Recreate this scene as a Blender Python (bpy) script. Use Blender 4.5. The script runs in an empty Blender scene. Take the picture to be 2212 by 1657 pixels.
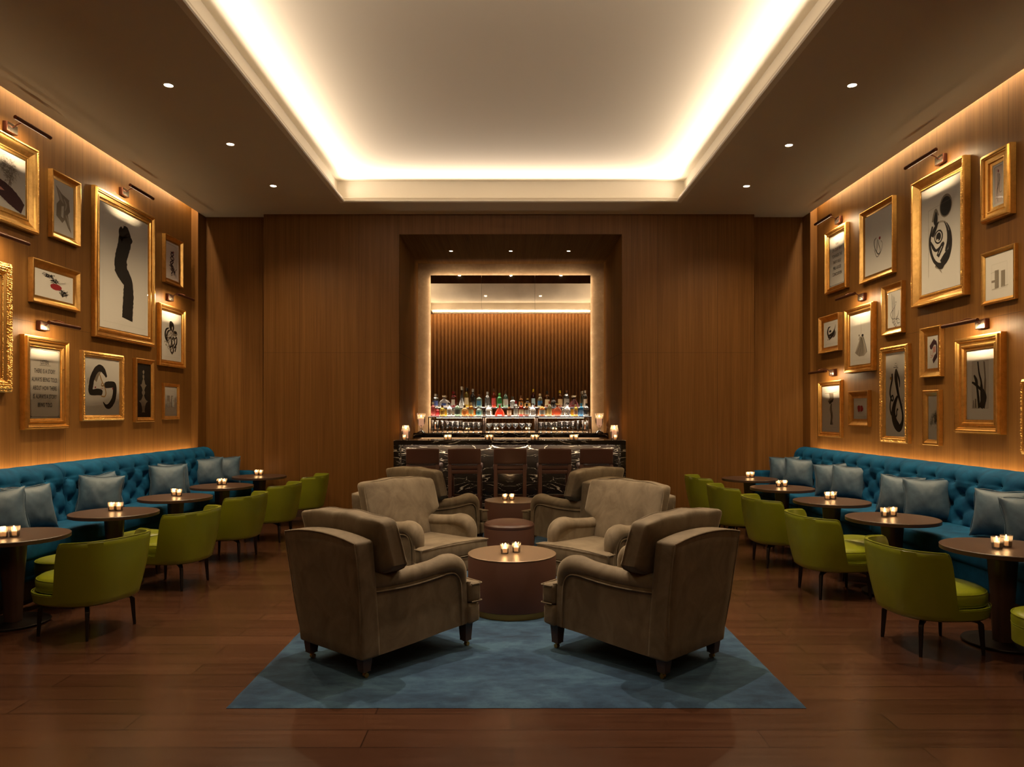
import bpy, bmesh, math, random
from mathutils import Vector, Matrix, noise

# ---------------------------------------------------------------- camera, world, exposure
S = bpy.context.scene
C = S.collection
F = 1570.0            # focal length in pixels of the 2212 px wide frame
CX, CY, CH = 1106.0, 892.0, 1.55
cam = bpy.data.cameras.new('camera'); cam_o = bpy.data.objects.new('camera', cam); C.objects.link(cam_o)
cam.sensor_width = 36.0; cam.lens = F / 2212.0 * 36.0
cam.shift_y = (CY - 828.5) / 2212.0
cam.clip_start = 0.05; cam.clip_end = 60
cam_o.location = (0, 0, CH); cam_o.rotation_euler = (math.pi / 2, 0, 0)
S.camera = cam_o
w = bpy.data.worlds.new('world'); S.world = w; w.use_nodes = True
w.node_tree.nodes['Background'].inputs[0].default_value = (1.0, 0.75, 0.5, 1)
w.node_tree.nodes['Background'].inputs[1].default_value = 0.02
S.view_settings.view_transform = 'Standard'; S.view_settings.look = 'None'
S.view_settings.gamma = 1.0; S.view_settings.use_curve_mapping = False
S.view_settings.exposure = 0.0
try:
    S.cycles.use_denoising = True; S.cycles.max_bounces = 7; S.cycles.diffuse_bounces = 4; S.cycles.glossy_bounces = 3; S.cycles.use_adaptive_sampling = True; S.cycles.adaptive_threshold = .10; S.cycles.adaptive_min_samples = 16
    S.cycles.transparent_max_bounces = 18; S.cycles.transmission_bounces = 6
    S.cycles.caustics_reflective = False; S.cycles.caustics_refractive = False; S.cycles.sample_clamp_indirect = 4.0
    S.cycles.use_light_tree = True
except Exception: pass

WARM = (1.0, 0.73, 0.42); WARMER = (1.0, 0.70, 0.34); SOFT = (1.0, 0.80, 0.60); CANDLE = (1.0, 0.55, 0.22)
LK = 1.0
def lamp(kind, loc, power, color=WARM, rot=(0, 0, 0), name='light', **k):
    l = bpy.data.lights.new(name, kind); l.energy = power * LK; l.color = color
    for a, b in k.items(): setattr(l, a, b)
    o = bpy.data.objects.new(name, l); C.objects.link(o); o.location = loc; o.rotation_euler = rot
    return o
def strip(name, loc, length, width, power, axis, aim, color=WARM, spread=math.pi):
    """linear LED: long side along axis, shining towards aim"""
    z = -Vector(aim).normalized(); x = Vector(axis); x = (x - x.dot(z) * z).normalized(); y = z.cross(x)
    o = lamp('AREA', loc, power, color, (0, 0, 0), name, shape='RECTANGLE', size=length, size_y=width, spread=spread)
    o.rotation_euler = Matrix((x, y, z)).transposed().to_euler(); return o
PI = math.pi
# room dimensions (metres, camera stands at the origin looking along +Y)
XL, XR = -4.73, 4.50            # side walls
EL, ER = -4.63, 4.40            # ceiling edges, light slots behind them
ZC, ZU = 4.51, 4.83             # ceiling, raised coffer ceiling
YB, YR, YN = 10.83, 10.99, 12.95  # projecting back wall, recess beside it, back of the bar niche
NX0, NX1, NZ = -1.676, 1.634, 4.215
CX0, CX1, CY0, CY1 = -2.36, 2.32, 4.15, 10.18   # coffer opening
YF, ZH = -2.3, 5.70             # wall behind the camera, higher ceiling over the near part of the room

# coffer cove lights on the ledge behind the lip
E = 41
strip('cove_light', (CX0 - .055, (CY0 + CY1) / 2, ZC + .075), CY1 - CY0, .05, E, (0, 1, 0), (1, 0, .60), SOFT, 2.05)
strip('cove_light', (CX1 + .055, (CY0 + CY1) / 2, ZC + .075), CY1 - CY0, .05, E, (0, 1, 0), (-1, 0, .60), SOFT, 2.05)
strip('cove_light', ((CX0 + CX1) / 2, CY1 + .055, ZC + .075), CX1 - CX0, .05, E * .78, (1, 0, 0), (0, -1, .60), SOFT, 2.05)
strip('cove_light', ((CX0 + CX1) / 2, CY0 - .055, ZC + .075), CX1 - CX0, .05, E * .78, (1, 0, 0), (0, 1, .60), SOFT, 2.05)
# wall wash from the slots between ceiling and side walls
strip('slot_light', ((XL + EL) / 2, 7.4, 4.70), 6.5, .03, 85, (0, 1, 0), (0, 0, -1), WARMER)
strip('slot_light', ((XR + ER) / 2, 7.4, 4.70), 6.5, .03, 85, (0, 1, 0), (0, 0, -1), WARMER)
# strips behind the sofa backs
strip('sofa_light', (XL + .055, 7.0, .93), 7.4, .03, 30, (0, 1, 0), (-.45, 0, 1), WARM, 1.9)
strip('sofa_light', (XR - .055, 7.0, .93), 7.4, .03, 30, (0, 1, 0), (.45, 0, 1), WARM, 1.9)
# downlights
DOWN = [(-3.10, 6.56), (-3.10, 8.0), (-3.11, 9.47), (3.07, 6.56), (3.06, 8.03), (3.06, 9.48), (-3.1, 5.1), (3.07, 5.1), (-1.3, 2.6), (1.3, 2.6), (-3.1, 2.6), (3.1, 2.6)]  # last four are unseen fill lamps added over the near floor
COFF = [(-.74, 5.4), (.80, 5.4)]
NICHE = [(-1.0, 11.93), (-.02, 11.93), (.93, 11.93)]

# ---------------------------------------------------------------- materials
def srgb(r, g, b):
    f = lambda c: ((c / 255 + .055) / 1.055) ** 2.4 if c > 10 else c / 255 / 12.92
    return (f(r), f(g), f(b), 1)
def mat(name, col=(.5, .5, .5), rough=.5, metal=0, **k):
    m = bpy.data.materials.new(name); m.use_nodes = True
    b = m.node_tree.nodes['Principled BSDF']
    b.inputs['Base Color'].default_value = (col[0], col[1], col[2], 1)
    b.inputs['Roughness'].default_value = rough; b.inputs['Metallic'].default_value = metal
    for a, v in k.items():
        b.inputs[a.replace('_', ' ')].default_value = v
    return m
def N(m, t, **k):
    n = m.node_tree.nodes.new(t)
    for a, v in k.items(): setattr(n, a, v)
    return n
def L(m, a, b): m.node_tree.links.new(a, b)
def B(m): return m.node_tree.nodes['Principled BSDF']
def coords(m, scale=(1, 1, 1), out='Object'):
    t = N(m, 'ShaderNodeTexCoord'); p = N(m, 'ShaderNodeMapping'); L(m, t.outputs[out], p.inputs[0]); p.inputs['Scale'].default_value = scale
    return p.outputs[0]
def noi(m, v, scale=5, detail=4, rough=.5, dist=0):
    n = N(m, 'ShaderNodeTexNoise'); L(m, v, n.inputs['Vector'])
    n.inputs['Scale'].default_value = scale; n.inputs['Detail'].default_value = detail; n.inputs['Roughness'].default_value = rough; n.inputs['Distortion'].default_value = dist
    return n.outputs['Fac']
def ramp(m, f, stops):
    r = N(m, 'ShaderNodeValToRGB'); L(m, f, r.inputs[0]); e = r.color_ramp.elements
    e[0].position = stops[0][0]; e[0].color = (*stops[0][1][:3], 1); e[1].position = stops[-1][0]; e[1].color = (*stops[-1][1][:3], 1)
    for p, c in stops[1:-1]:
        q = e.new(p); q.color = (*c[:3], 1)
    return r.outputs[0]
def math_(m, op, a, b=None):
    n = N(m, 'ShaderNodeMath', operation=op)
    for i, x in enumerate((a, b)):
        if x is None: continue
        if isinstance(x, (int, float)): n.inputs[i].default_value = x
        else: L(m, x, n.inputs[i])
    return n.outputs[0]
def mix(m, f, a, b, mode='MIX'):
    n = N(m, 'ShaderNodeMix', data_type='RGBA', blend_type=mode)
    for i, x in ((0, f), (6, a), (7, b)):
        if isinstance(x, (int, float)): n.inputs[i].default_value = x
        elif isinstance(x, tuple): n.inputs[i].default_value = (*x[:3], 1)
        else: L(m, x, n.inputs[i])
    return n.outputs[2]
def bump(m, h, strength=.3, dist=.01):
    n = N(m, 'ShaderNodeBump'); n.inputs['Strength'].default_value = strength; n.inputs['Distance'].default_value = dist
    L(m, h, n.inputs['Height']); L(m, n.outputs[0], B(m).inputs['Normal'])

def wood_wall(name, axis, period=None, off=0, tone=1.0, zseam=2.447, grain='z'):
    """straight-grained veneer panels; axis = the horizontal axis along the wall"""
    m = mat(name, (.3, .15, .05), .46); B(m).inputs['Specular IOR Level'].default_value = .3
    sc = {'z': (55, 55, 1.1), 'y': (55, 1.1, 55)}[grain]
    v = coords(m, sc)
    f1 = noi(m, v, 1, 5, .6, .25); v2 = coords(m, tuple(s * .22 for s in sc)); f2 = noi(m, v2, 1, 3, .5, .1)
    f = math_(m, 'ADD', math_(m, 'MULTIPLY', f1, .55), math_(m, 'MULTIPLY', f2, .45))
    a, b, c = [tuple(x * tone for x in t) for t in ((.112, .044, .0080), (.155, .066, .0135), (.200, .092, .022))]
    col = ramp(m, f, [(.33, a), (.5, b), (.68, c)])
    t = N(m, 'ShaderNodeTexCoord'); sp = N(m, 'ShaderNodeSeparateXYZ'); L(m, t.outputs['Object'], sp.inputs[0])
    if period:
        u = math_(m, 'DIVIDE', math_(m, 'SUBTRACT', sp.outputs['XY'.index(axis)], off), period)
        fl = math_(m, 'FLOOR', u); wn = N(m, 'ShaderNodeTexWhiteNoise', noise_dimensions='1D'); L(m, fl, wn.inputs['W'])
        col = mix(m, math_(m, 'MULTIPLY', wn.outputs['Value'], .22), col, tuple(x * .62 for x in b))
        fr = math_(m, 'ABSOLUTE', math_(m, 'SUBTRACT', math_(m, 'FRACT', math_(m, 'ADD', u, .5)), .5))
        seam = math_(m, 'LESS_THAN', fr, .0022 / period)
        if zseam:
            seam = math_(m, 'MAXIMUM', seam, math_(m, 'LESS_THAN', math_(m, 'ABSOLUTE', math_(m, 'SUBTRACT', sp.outputs[2], zseam)), .0022))
        col = mix(m, math_(m, 'MULTIPLY', seam, .75), col, (.03, .012, .004))
    L(m, col, B(m).inputs['Base Color']); bump(m, f1, .08, .002)
    return m
WOODX = wood_wall('veneer_back', 'X', .89, 2.17)
WOODL = wood_wall('veneer_lintel', 'X', None)
WOODY = wood_wall('veneer_side', 'Y', 1.11, 7.70)
WOODN = wood_wall('veneer_niche', 'Y', 3.0, 10.83, 1.0)
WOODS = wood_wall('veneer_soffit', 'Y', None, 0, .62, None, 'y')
WOODR = wood_wall('veneer_recess', 'X', None)

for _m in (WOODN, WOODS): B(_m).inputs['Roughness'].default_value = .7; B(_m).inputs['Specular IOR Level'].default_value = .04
def floor_mat():
    m = mat('dark_plank_floor', rough=.3)
    t = N(m, 'ShaderNodeTexCoord')
    br = N(m, 'ShaderNodeTexBrick'); L(m, t.outputs['Object'], br.inputs[0])
    br.offset = .37; br.offset_frequency = 2; br.squash = 1
    for k, v in (('Scale', 1), ('Mortar Size', .0036), ('Mortar Smooth', .1), ('Bias', 0), ('Brick Width', 1.9), ('Row Height', .187)): br.inputs[k].default_value = v
    br.inputs['Color1'].default_value = (0, 0, 0, 1); br.inputs['Color2'].default_value = (1, 1, 1, 1); br.inputs['Mortar'].default_value = (.5, .5, .5, 1)
    f = noi(m, coords(m, (1.4, 26, 1)), 1, 6, .65, .6); f2 = noi(m, coords(m, (.9, 4, 1)), 1, 3, .5, .3)
    col = ramp(m, f, [(.3, (.040, .015, .007)), (.55, (.072, .028, .0135)), (.75, (.105, .045, .022))])
    col = mix(m, .45, col, mix(m, br.outputs['Color'], (.032, .011, .005), (.098, .042, .021)))
    col = mix(m, math_(m, 'MULTIPLY', f2, .35), col, (.05, .022, .012))
    col = mix(m, math_(m, 'MULTIPLY', br.outputs['Fac'], .8), col, (.008, .003, .0015))
    L(m, col, B(m).inputs['Base Color'])
    r = math_(m, 'ADD', math_(m, 'MULTIPLY', f, .10), .17); L(m, r, B(m).inputs['Roughness'])
    h = math_(m, 'SUBTRACT', math_(m, 'MULTIPLY', f, .3), br.outputs['Fac']); bump(m, h, .12, .003)
    B(m).inputs['Specular IOR Level'].default_value = .55
    return m
FLOOR = floor_mat()
PLASTER = mat('warm_plaster', (.62, .54, .42), .75)
CREAM = mat('cream_plaster', (.86, .80, .68), .7)

def marble():
    m = mat('black_marble', rough=.13)
    t = N(m, 'ShaderNodeTexCoord'); sp = N(m, 'ShaderNodeSeparateXYZ'); L(m, t.outputs['Object'], sp.inputs[0])
    cb = N(m, 'ShaderNodeCombineXYZ'); L(m, math_(m, 'ABSOLUTE', math_(m, 'ADD', sp.outputs[0], .03)), cb.inputs[0]); L(m, sp.outputs[1], cb.inputs[1]); L(m, sp.outputs[2], cb.inputs[2])
    mp = N(m, 'ShaderNodeMapping'); L(m, cb.outputs[0], mp.inputs[0]); mp.inputs['Rotation'].default_value = (0, -.75, 0); mp.inputs['Scale'].default_value = (.75, 1.2, 3.0)
    nz = N(m, 'ShaderNodeTexNoise'); L(m, mp.outputs[0], nz.inputs['Vector']); nz.inputs['Scale'].default_value = 2.2; nz.inputs['Detail'].default_value = 5
    off = N(m, 'ShaderNodeVectorMath', operation='SCALE'); L(m, nz.outputs['Color'], off.inputs[0]); off.inputs['Scale'].default_value = .55
    ad = N(m, 'ShaderNodeVectorMath', operation='ADD'); L(m, mp.outputs[0], ad.inputs[0]); L(m, off.outputs[0], ad.inputs[1])
    def vein(scale, wdt):
        vo = N(m, 'ShaderNodeTexVoronoi', feature='DISTANCE_TO_EDGE'); L(m, ad.outputs[0], vo.inputs['Vector']); vo.inputs['Scale'].default_value = scale
        return math_(m, 'SUBTRACT', 1, math_(m, 'MINIMUM', math_(m, 'DIVIDE', vo.outputs['Distance'], wdt), 1))
    k = ramp(m, noi(m, mp.outputs[0], 3.1, 3), [(.47, (0, 0, 0)), (.60, (1, 1, 1))])
    k2 = ramp(m, noi(m, mp.outputs[0], 7.0, 3), [(.50, (0, 0, 0)), (.60, (1, 1, 1))])
    v = math_(m, 'MAXIMUM', math_(m, 'MULTIPLY', vein(1.7, .022), k), math_(m, 'MULTIPLY', vein(4.5, .03), math_(m, 'MULTIPLY', k2, .75)))
    base = ramp(m, noi(m, mp.outputs[0], 2.2, 6), [(.35, (.008, .006, .005)), (.8, (.026, .020, .014))])
    L(m, mix(m, v, base, (.62, .54, .42)), B(m).inputs['Base Color'])
    return m
MARBLE = marble()
def stone_trim():
    m = mat('gilded_stone', rough=.45)
    f = noi(m, coords(m, (1, 1, 1)), 9, 8, .7, .4); g = noi(m, coords(m, (1, 1, 1)), 1.6, 4, .5)
    c = ramp(m, f, [(.3, (.31, .19, .092)), (.55, (.40, .26, .135)), (.75, (.54, .37, .21))])
    L(m, mix(m, math_(m, 'MULTIPLY', g, .4), c, (.34, .21, .11)), B(m).inputs['Base Color']); bump(m, f, .3, .006)
    B(m).inputs['Metallic'].default_value = .1
    return m
STONE = stone_trim()
def mirror_mat():
    m = mat('antique_mirror', (.80, .70, .57), .02, 1)
    sp = ramp(m, noi(m, coords(m, (1, 1, 1)), 26, 5, .75), [(.66, (0, 0, 0)), (.74, (1, 1, 1))])
    zone = ramp(m, noi(m, coords(m, (1, 1, 1)), 2.2, 3), [(.4, (.05, .05, .05)), (.75, (1, 1, 1))])
    k = math_(m, 'MULTIPLY', sp, zone)
    cl = ramp(m, noi(m, coords(m, (1, 1, 1)), 3, 5), [(.3, (.72, .62, .49)), (.7, (.88, .78, .64))])
    L(m, mix(m, k, cl, (.25, .19, .13)), B(m).inputs['Base Color'])
    L(m, math_(m, 'ADD', math_(m, 'MULTIPLY', k, .4), .02), B(m).inputs['Roughness'])
    return m
MIRROR = mirror_mat()
def velvet(name, lo, hi, scale=3.0, sheen=.6, tint=(1, .9, .7, 1), rough=.8, streak=(1, 1, 1), bmp=.12):
    m = mat(name, lo, rough)
    f = noi(m, coords(m, streak), scale, 6, .6, .8); g = noi(m, coords(m, (1, 1, 1)), 160, 2, .5)
    c = ramp(m, f, [(.32, lo), (.68, hi)]); L(m, c, B(m).inputs['Base Color'])
    B(m).inputs['Sheen Weight'].default_value = sheen; B(m).inputs['Sheen Roughness'].default_value = .35; B(m).inputs['Sheen Tint'].default_value = tint
    bump(m, math_(m, 'ADD', math_(m, 'MULTIPLY', g, .3), f), bmp, .006)
    return m
TEAL = velvet('teal_velvet', (.0022, .040, .105), (.0052, .088, .205), 5, .05, (.1, .6, 1, 1), .75)
B(TEAL).inputs['Specular IOR Level'].default_value = .12
TAUPE = velvet('taupe_velvet', (.098, .070, .038), (.182, .138, .084), 6.5, .35, (1, .85, .6, 1), .8, (1, 1, .7))
RUG = velvet('blue_rug', (.0025, .018, .052), (.024, .066, .130), 5.2, .15, (.5, .8, 1, 1), .95, (.55, 1.8, 1), .35)
def rug_tone(m):
    v = coords(m, (.62, 1.25, 1)); f = noi(m, v, 2.6, 7, .68, .5); g = noi(m, v, 11, 6, .7, .3)
    h = math_(m, 'ADD', math_(m, 'MULTIPLY', f, .62), math_(m, 'MULTIPLY', g, .38))
    c = ramp(m, h, [(.40, (.0022, .018, .046)), (.50, (.012, .042, .086)), (.60, (.030, .078, .128))])
    L(m, c, B(m).inputs['Base Color'])
rug_tone(RUG)
def leather(name, col, rough=.38, sc=90, spec=.5):
    m = mat(name, col, rough); m.node_tree.nodes['Principled BSDF'].inputs['Specular IOR Level'].default_value = spec
    f = noi(m, coords(m, (1, 1, 1)), sc, 3, .6); g = noi(m, coords(m, (1, 1, 1)), 3.2, 4, .6)
    L(m, mix(m, math_(m, 'MULTIPLY', g, .5), tuple(col), tuple(c * .66 for c in col)), B(m).inputs['Base Color'])
    bump(m, math_(m, 'ADD', math_(m, 'MULTIPLY', f, .25), g), .12, .008)
    return m
GREEN = leather('green_leather', (.215, .245, .010), .32)
BROWNL = leather('brown_leather', (.082, .034, .021), .42)
TABLET = mat('bronze_table_top', (.20, .13, .075), .38, .35)
SATIN = velvet('blue_grey_satin', (.024, .052, .092), (.062, .115, .175), 6, .1, (.6, .8, 1, 1), .50, (1, 1, 1), .25)
DARKW = mat('dark_wood', (.045, .024, .016), .4)
TABLEW = mat('dark_brown_table', (.060, .032, .022), .36)
BLACKM = mat('dark_metal', (.020, .014, .012), .35, .6)
BRASS = mat('brass', (.50, .27, .07), .38, 1)
BRONZE = mat('bronze_lamp', (.10, .035, .022), .35, .8)
STEEL = mat('polished_nickel', (.62, .55, .46), .18, 1)
CHROME = mat('shelf_metal', (.18, .14, .115), .25, 1)
def gold_mat(name, a=(1.0, .62, .20), b=(.62, .31, .07), rough=.27):
    m = mat(name, a, rough, 1)
    f = noi(m, coords(m, (1, 1, 1)), 9, 8, .75, .3); g = noi(m, coords(m, (1, 1, 1)), 90, 3, .6)
    L(m, mix(m, ramp(m, f, [(.45, (0, 0, 0)), (.85, (1, 1, 1))]), a, b), B(m).inputs['Base Color'])
    L(m, math_(m, 'ADD', math_(m, 'MULTIPLY', f, .25), rough - .08), B(m).inputs['Roughness']); bump(m, g, .12, .002)
    return m
GOLD = gold_mat('gold_leaf'); GOLDD = gold_mat('dark_gold_leaf', (.62, .33, .085), (.33, .15, .035), .36)
PAPER = mat('paper', (.72, .69, .63), .8); PAPERW = mat('white_mat_board', (.86, .83, .77), .85); PAPERP = mat('pinkish_paper', (.74, .62, .54), .8)
INK = mat('black_ink', (.012, .010, .008), .6); GREYI = mat('grey_wash', (.26, .22, .165), .8); LGREY = mat('pale_grey_wash', (.42, .37, .30), .8)
RED = mat('red_ink', (.30, .012, .015), .6); PLUM = mat('plum_ink', (.055, .018, .022), .7); PINK = mat('pink_ink', (.55, .26, .21), .8)
OCHRE = mat('ochre_ink', (.42, .24, .06), .7); BLACKP = mat('black_paper', (.008, .007, .006), .6); EDGEW = mat('plate_edge', (.60, .57, .50), .8)
def thin_glass(name, tint=(.97, .98, 1), gl=.08, base=.04, blend=.35, milk=0):
    m = bpy.data.materials.new(name); m.use_nodes = True; nt = m.node_tree; nt.nodes.remove(nt.nodes['Principled BSDF'])
    t = N(m, 'ShaderNodeBsdfTransparent'); t.inputs[0].default_value = (*tint, 1)
    g = N(m, 'ShaderNodeBsdfGlossy'); g.inputs['Roughness'].default_value = gl; g.inputs[0].default_value = (1, 1, 1, 1)
    lw = N(m, 'ShaderNodeLayerWeight'); lw.inputs['Blend'].default_value = blend
    f = math_(m, 'ADD', math_(m, 'MULTIPLY', lw.outputs['Fresnel'], 1.0), base)
    x = N(m, 'ShaderNodeMixShader'); L(m, f, x.inputs[0])
    if milk:
        tl = N(m, 'ShaderNodeBsdfTranslucent'); tl.inputs[0].default_value = (1, .97, .93, 1); y = N(m, 'ShaderNodeMixShader'); y.inputs[0].default_value = milk
        L(m, t.outputs[0], y.inputs[1]); L(m, tl.outputs[0], y.inputs[2]); t = y
    L(m, t.outputs[0], x.inputs[1]); L(m, g.outputs[0], x.inputs[2])
    L(m, x.outputs[0], nt.nodes['Material Output'].inputs[0])
    return m
PANE = thin_glass('picture_glass', (1, 1, 1), .0, 0, .13)
CRYSTAL = thin_glass('crystal', (.93, .93, .95), .05, .16, .55, .28)
CRYSTAL2 = thin_glass('cut_crystal', (.90, .92, .94), .05, .16, .5, .12)
CUPG = thin_glass('votive_glass', (.97, .95, .92), .06, .03, .4, .16)
def emit(name, col, k):
    m = bpy.data.materials.new(name); m.use_nodes = True; nt = m.node_tree; nt.nodes.remove(nt.nodes['Principled BSDF'])
    e = N(m, 'ShaderNodeEmission'); e.inputs[0].default_value = (*col, 1); e.inputs[1].default_value = k
    L(m, e.outputs[0], nt.nodes['Material Output'].inputs[0]); return m
LENS = emit('lit_lamp_lens', (1, .84, .58), 60)
FLAME = emit('candle_flame', (1, .76, .42), 25)
LEDW = emit('led_strip', (1, .86, .66), 3.0)
SHELFL = emit('backlit_shelf', (1, .90, .78), .75)
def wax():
    m = mat('glowing_candle_wax', (.85, .52, .30), .5); b = B(m)
    b.inputs['Emission Color'].default_value = (1, .42, .13, 1); b.inputs['Emission Strength'].default_value = .62; return m  # flame light in the wax imitated by emission
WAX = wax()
WAXP = wax(); B(WAXP).inputs['Emission Color'].default_value = (1, .50, .28, 1); B(WAXP).inputs['Emission Strength'].default_value = .55  # pillar wax, flame light likewise put in as emission
CURT = velvet('brown_curtain', (.21, .095, .030), (.36, .175, .062), 3, .2, (1, .7, .4, 1), .8, (20, 20, 1))

# ---------------------------------------------------------------- mesh helpers
def bm_(): return bmesh.new()
def put(name, bm, m, parent=None, origin=(0, 0, 0), smooth=35, **k):
    me = bpy.data.meshes.new(name)
    if origin != (0, 0, 0): bmesh.ops.translate(bm, verts=bm.verts, vec=-Vector(origin))
    bm.to_mesh(me); bm.free()
    for x in (m if isinstance(m, (list, tuple)) else [m]): me.materials.append(x)
    if smooth:
        me.polygons.foreach_set('use_smooth', [True] * len(me.polygons))
        try: me.set_sharp_from_angle(angle=math.radians(smooth))
        except Exception: pass
    o = bpy.data.objects.new(name, me); C.objects.link(o)
    if parent: o.parent = parent
    for a, v in k.items(): o[a] = v
    return o
def thing(name, label, cat, loc=(0, 0, 0), rz=0, group=None):
    o = bpy.data.objects.new(name, None); C.objects.link(o); o.location = loc; o.rotation_euler = (0, 0, rz)
    o.empty_display_size = .1; o['label'] = label; o['category'] = cat
    if group: o['group'] = group
    return o
def struct(name, bm, m, **k): return put(name, bm, m, kind='structure', **k)
KIDS = {}
def copy_tree(o, parent=None):
    c = o.copy(); C.objects.link(c); c.parent = parent
    for ch in [x for x in C.objects if x.parent == o]: copy_tree(ch, c)
    return c
def dup(o, loc, rz, label, group=None):
    c = copy_tree(o); c.location = loc; c.rotation_euler = (0, 0, rz); c['label'] = label
    if group: c['group'] = group
    return c
def box(bm, x0, x1, y0, y1, z0, z1, bev=0, seg=2, mi=0):
    r = bmesh.ops.create_cube(bm, size=1); vs = r['verts']
    for v in vs: v.co = Vector(((x0 + x1) / 2 + v.co.x * (x1 - x0), (y0 + y1) / 2 + v.co.y * (y1 - y0), (z0 + z1) / 2 + v.co.z * (z1 - z0)))
    if bev:
        es = list({e for v in vs for e in v.link_edges})
        r2 = bmesh.ops.bevel(bm, geom=es, offset=bev, segments=seg, profile=.5, affect='EDGES'); vs = r2['verts']
    if mi:
        for f in {f for v in vs for f in v.link_faces}: f.material_index = mi
    return vs
def grid(bm, P, nu, nv, cu=False, cv=False, flip=False):
    """P(i, j) -> point; nu x nv points"""
    V = [[bm.verts.new(P(i, j)) for j in range(nv)] for i in range(nu)]
    for i in range(nu if cu else nu - 1):
        for j in range(nv if cv else nv - 1):
            q = [V[i][j], V[(i + 1) % nu][j], V[(i + 1) % nu][(j + 1) % nv], V[i][(j + 1) % nv]]
            try: bm.faces.new(q[::-1] if flip else q)
            except ValueError: pass
    return V
def lathe(bm, prof, c=(0, 0, 0), seg=24, n=2.0, sy=1.0, cap0=True, cap1=True, a0=0, a1=None, rot=0):
    """profile [(r, z)]; n = superellipse exponent of the section (number or list); sy flattens along y"""
    full = a1 is None; A1 = 2 * PI if full else a1; rows = []
    for k, (r, z) in enumerate(prof):
        nn = n[k] if isinstance(n, (list, tuple)) else n; row = []
        syk = sy[k] if isinstance(sy, (list, tuple)) else sy
        for i in range(seg if full else seg + 1):
            a = a0 + (A1 - (0 if full else a0)) * i / seg + rot; ca, sa = math.cos(a), math.sin(a)
            q = (abs(ca) ** nn + abs(sa) ** nn) ** (-1 / nn)
            row.append(bm.verts.new((c[0] + r * q * ca, c[1] + r * q * sa * syk, c[2] + z)))
        rows.append(row)
    m = len(rows[0])
    for a, b in zip(rows, rows[1:]):
        for i in range(m if full else m - 1):
            j = (i + 1) % m; bm.faces.new((a[i], a[j], b[j], b[i]))
    if full and cap0 and prof[0][0] > 1e-5: bm.faces.new(rows[0][::-1])
    if full and cap1 and prof[-1][0] > 1e-5: bm.faces.new(rows[-1])
    return rows
def tube(bm, pts, r, seg=8, caps=True, closed=False, sx=1.0):
    pts = [Vector(p) for p in pts]; n = len(pts); R = r if isinstance(r, (list, tuple)) else [r] * n; rows = []
    up = Vector((0, 0, 1))
    for i, p in enumerate(pts):
        a = pts[(i - 1) % n] if (closed or i) else pts[0]; b = pts[(i + 1) % n] if (closed or i < n - 1) else pts[-1]
        t = (b - a).normalized(); s = t.cross(up)
        if s.length < 1e-3: s = t.cross(Vector((0, 1, 0)))
        s.normalize(); u = s.cross(t)
        if rows and (s.dot(ps) < 0): s, u = -s, -u
        ps = s
        rows.append([bm.verts.new(p + (s * math.cos(2 * PI * k / seg) * sx + u * math.sin(2 * PI * k / seg)) * R[i]) for k in range(seg)])
    for i in range(n if closed else n - 1):
        a, b = rows[i], rows[(i + 1) % n]
        for k in range(seg): bm.faces.new((a[k], a[(k + 1) % seg], b[(k + 1) % seg], b[k]))
    if caps and not closed:
        bm.faces.new(rows[0][::-1]); bm.faces.new(rows[-1])
    bmesh.ops.recalc_face_normals(bm, faces=bm.faces)
def prism(bm, poly, z0, z1, bev=0, seg=2):
    """poly = [(x, y)] counter-clockwise"""
    a = [bm.verts.new((x, y, z0)) for x, y in poly]; b = [bm.verts.new((x, y, z1)) for x, y in poly]; n = len(poly)
    fs = [bm.faces.new(a[::-1]), bm.faces.new(b)] + [bm.faces.new((a[i], a[(i + 1) % n], b[(i + 1) % n], b[i])) for i in range(n)]
    if bev:
        es = list({e for f in fs for e in f.edges}); bmesh.ops.bevel(bm, geom=es, offset=bev, segments=seg, profile=.5, affect='EDGES')
def cushion(bm, c, s, n=5, cuts=10, fn=None):
    """rounded block: centre c, half sizes s, superellipsoid exponent n, fn(Vector unit, Vector pos) -> pos"""
    t = bmesh.new(); bmesh.ops.create_cube(t, size=2); bmesh.ops.subdivide_edges(t, edges=t.edges, cuts=cuts, use_grid_fill=True)
    for v in t.verts:
        p = v.co.copy(); k = (abs(p.x) ** n + abs(p.y) ** n + abs(p.z) ** n) ** (1 / n); m = max(abs(p.x), abs(p.y), abs(p.z)); p = p * (m / k) if k else p
        q = Vector((c[0] + p.x * s[0], c[1] + p.y * s[1], c[2] + p.z * s[2]))
        v.co = fn(p, q) if fn else q
    me = bpy.data.meshes.new('t'); t.to_mesh(me); t.free(); bm.from_mesh(me); bpy.data.meshes.remove(me)
def smooth_pts(P, k=6, closed=False):
    """Catmull-Rom through points of any dimension"""
    out = []; n = len(P)
    for i in range(n if closed else n - 1):
        p0 = P[(i - 1) % n] if (closed or i) else P[0]; p1 = P[i]; p2 = P[(i + 1) % n]; p3 = P[(i + 2) % n] if (closed or i < n - 2) else P[-1]
        for j in range(k):
            t = j / k
            out.append(tuple(.5 * ((2 * b) + (-a + c) * t + (2 * a - 5 * b + 4 * c - d) * t * t + (-a + 3 * b - 3 * c + d) * t ** 3) for a, b, c, d in zip(p0, p1, p2, p3)))
    if not closed: out.append(tuple(P[-1]))
    return out
def quad(bm, *p):
    f = bm.faces.new([bm.verts.new(x) for x in p]); return f

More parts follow.
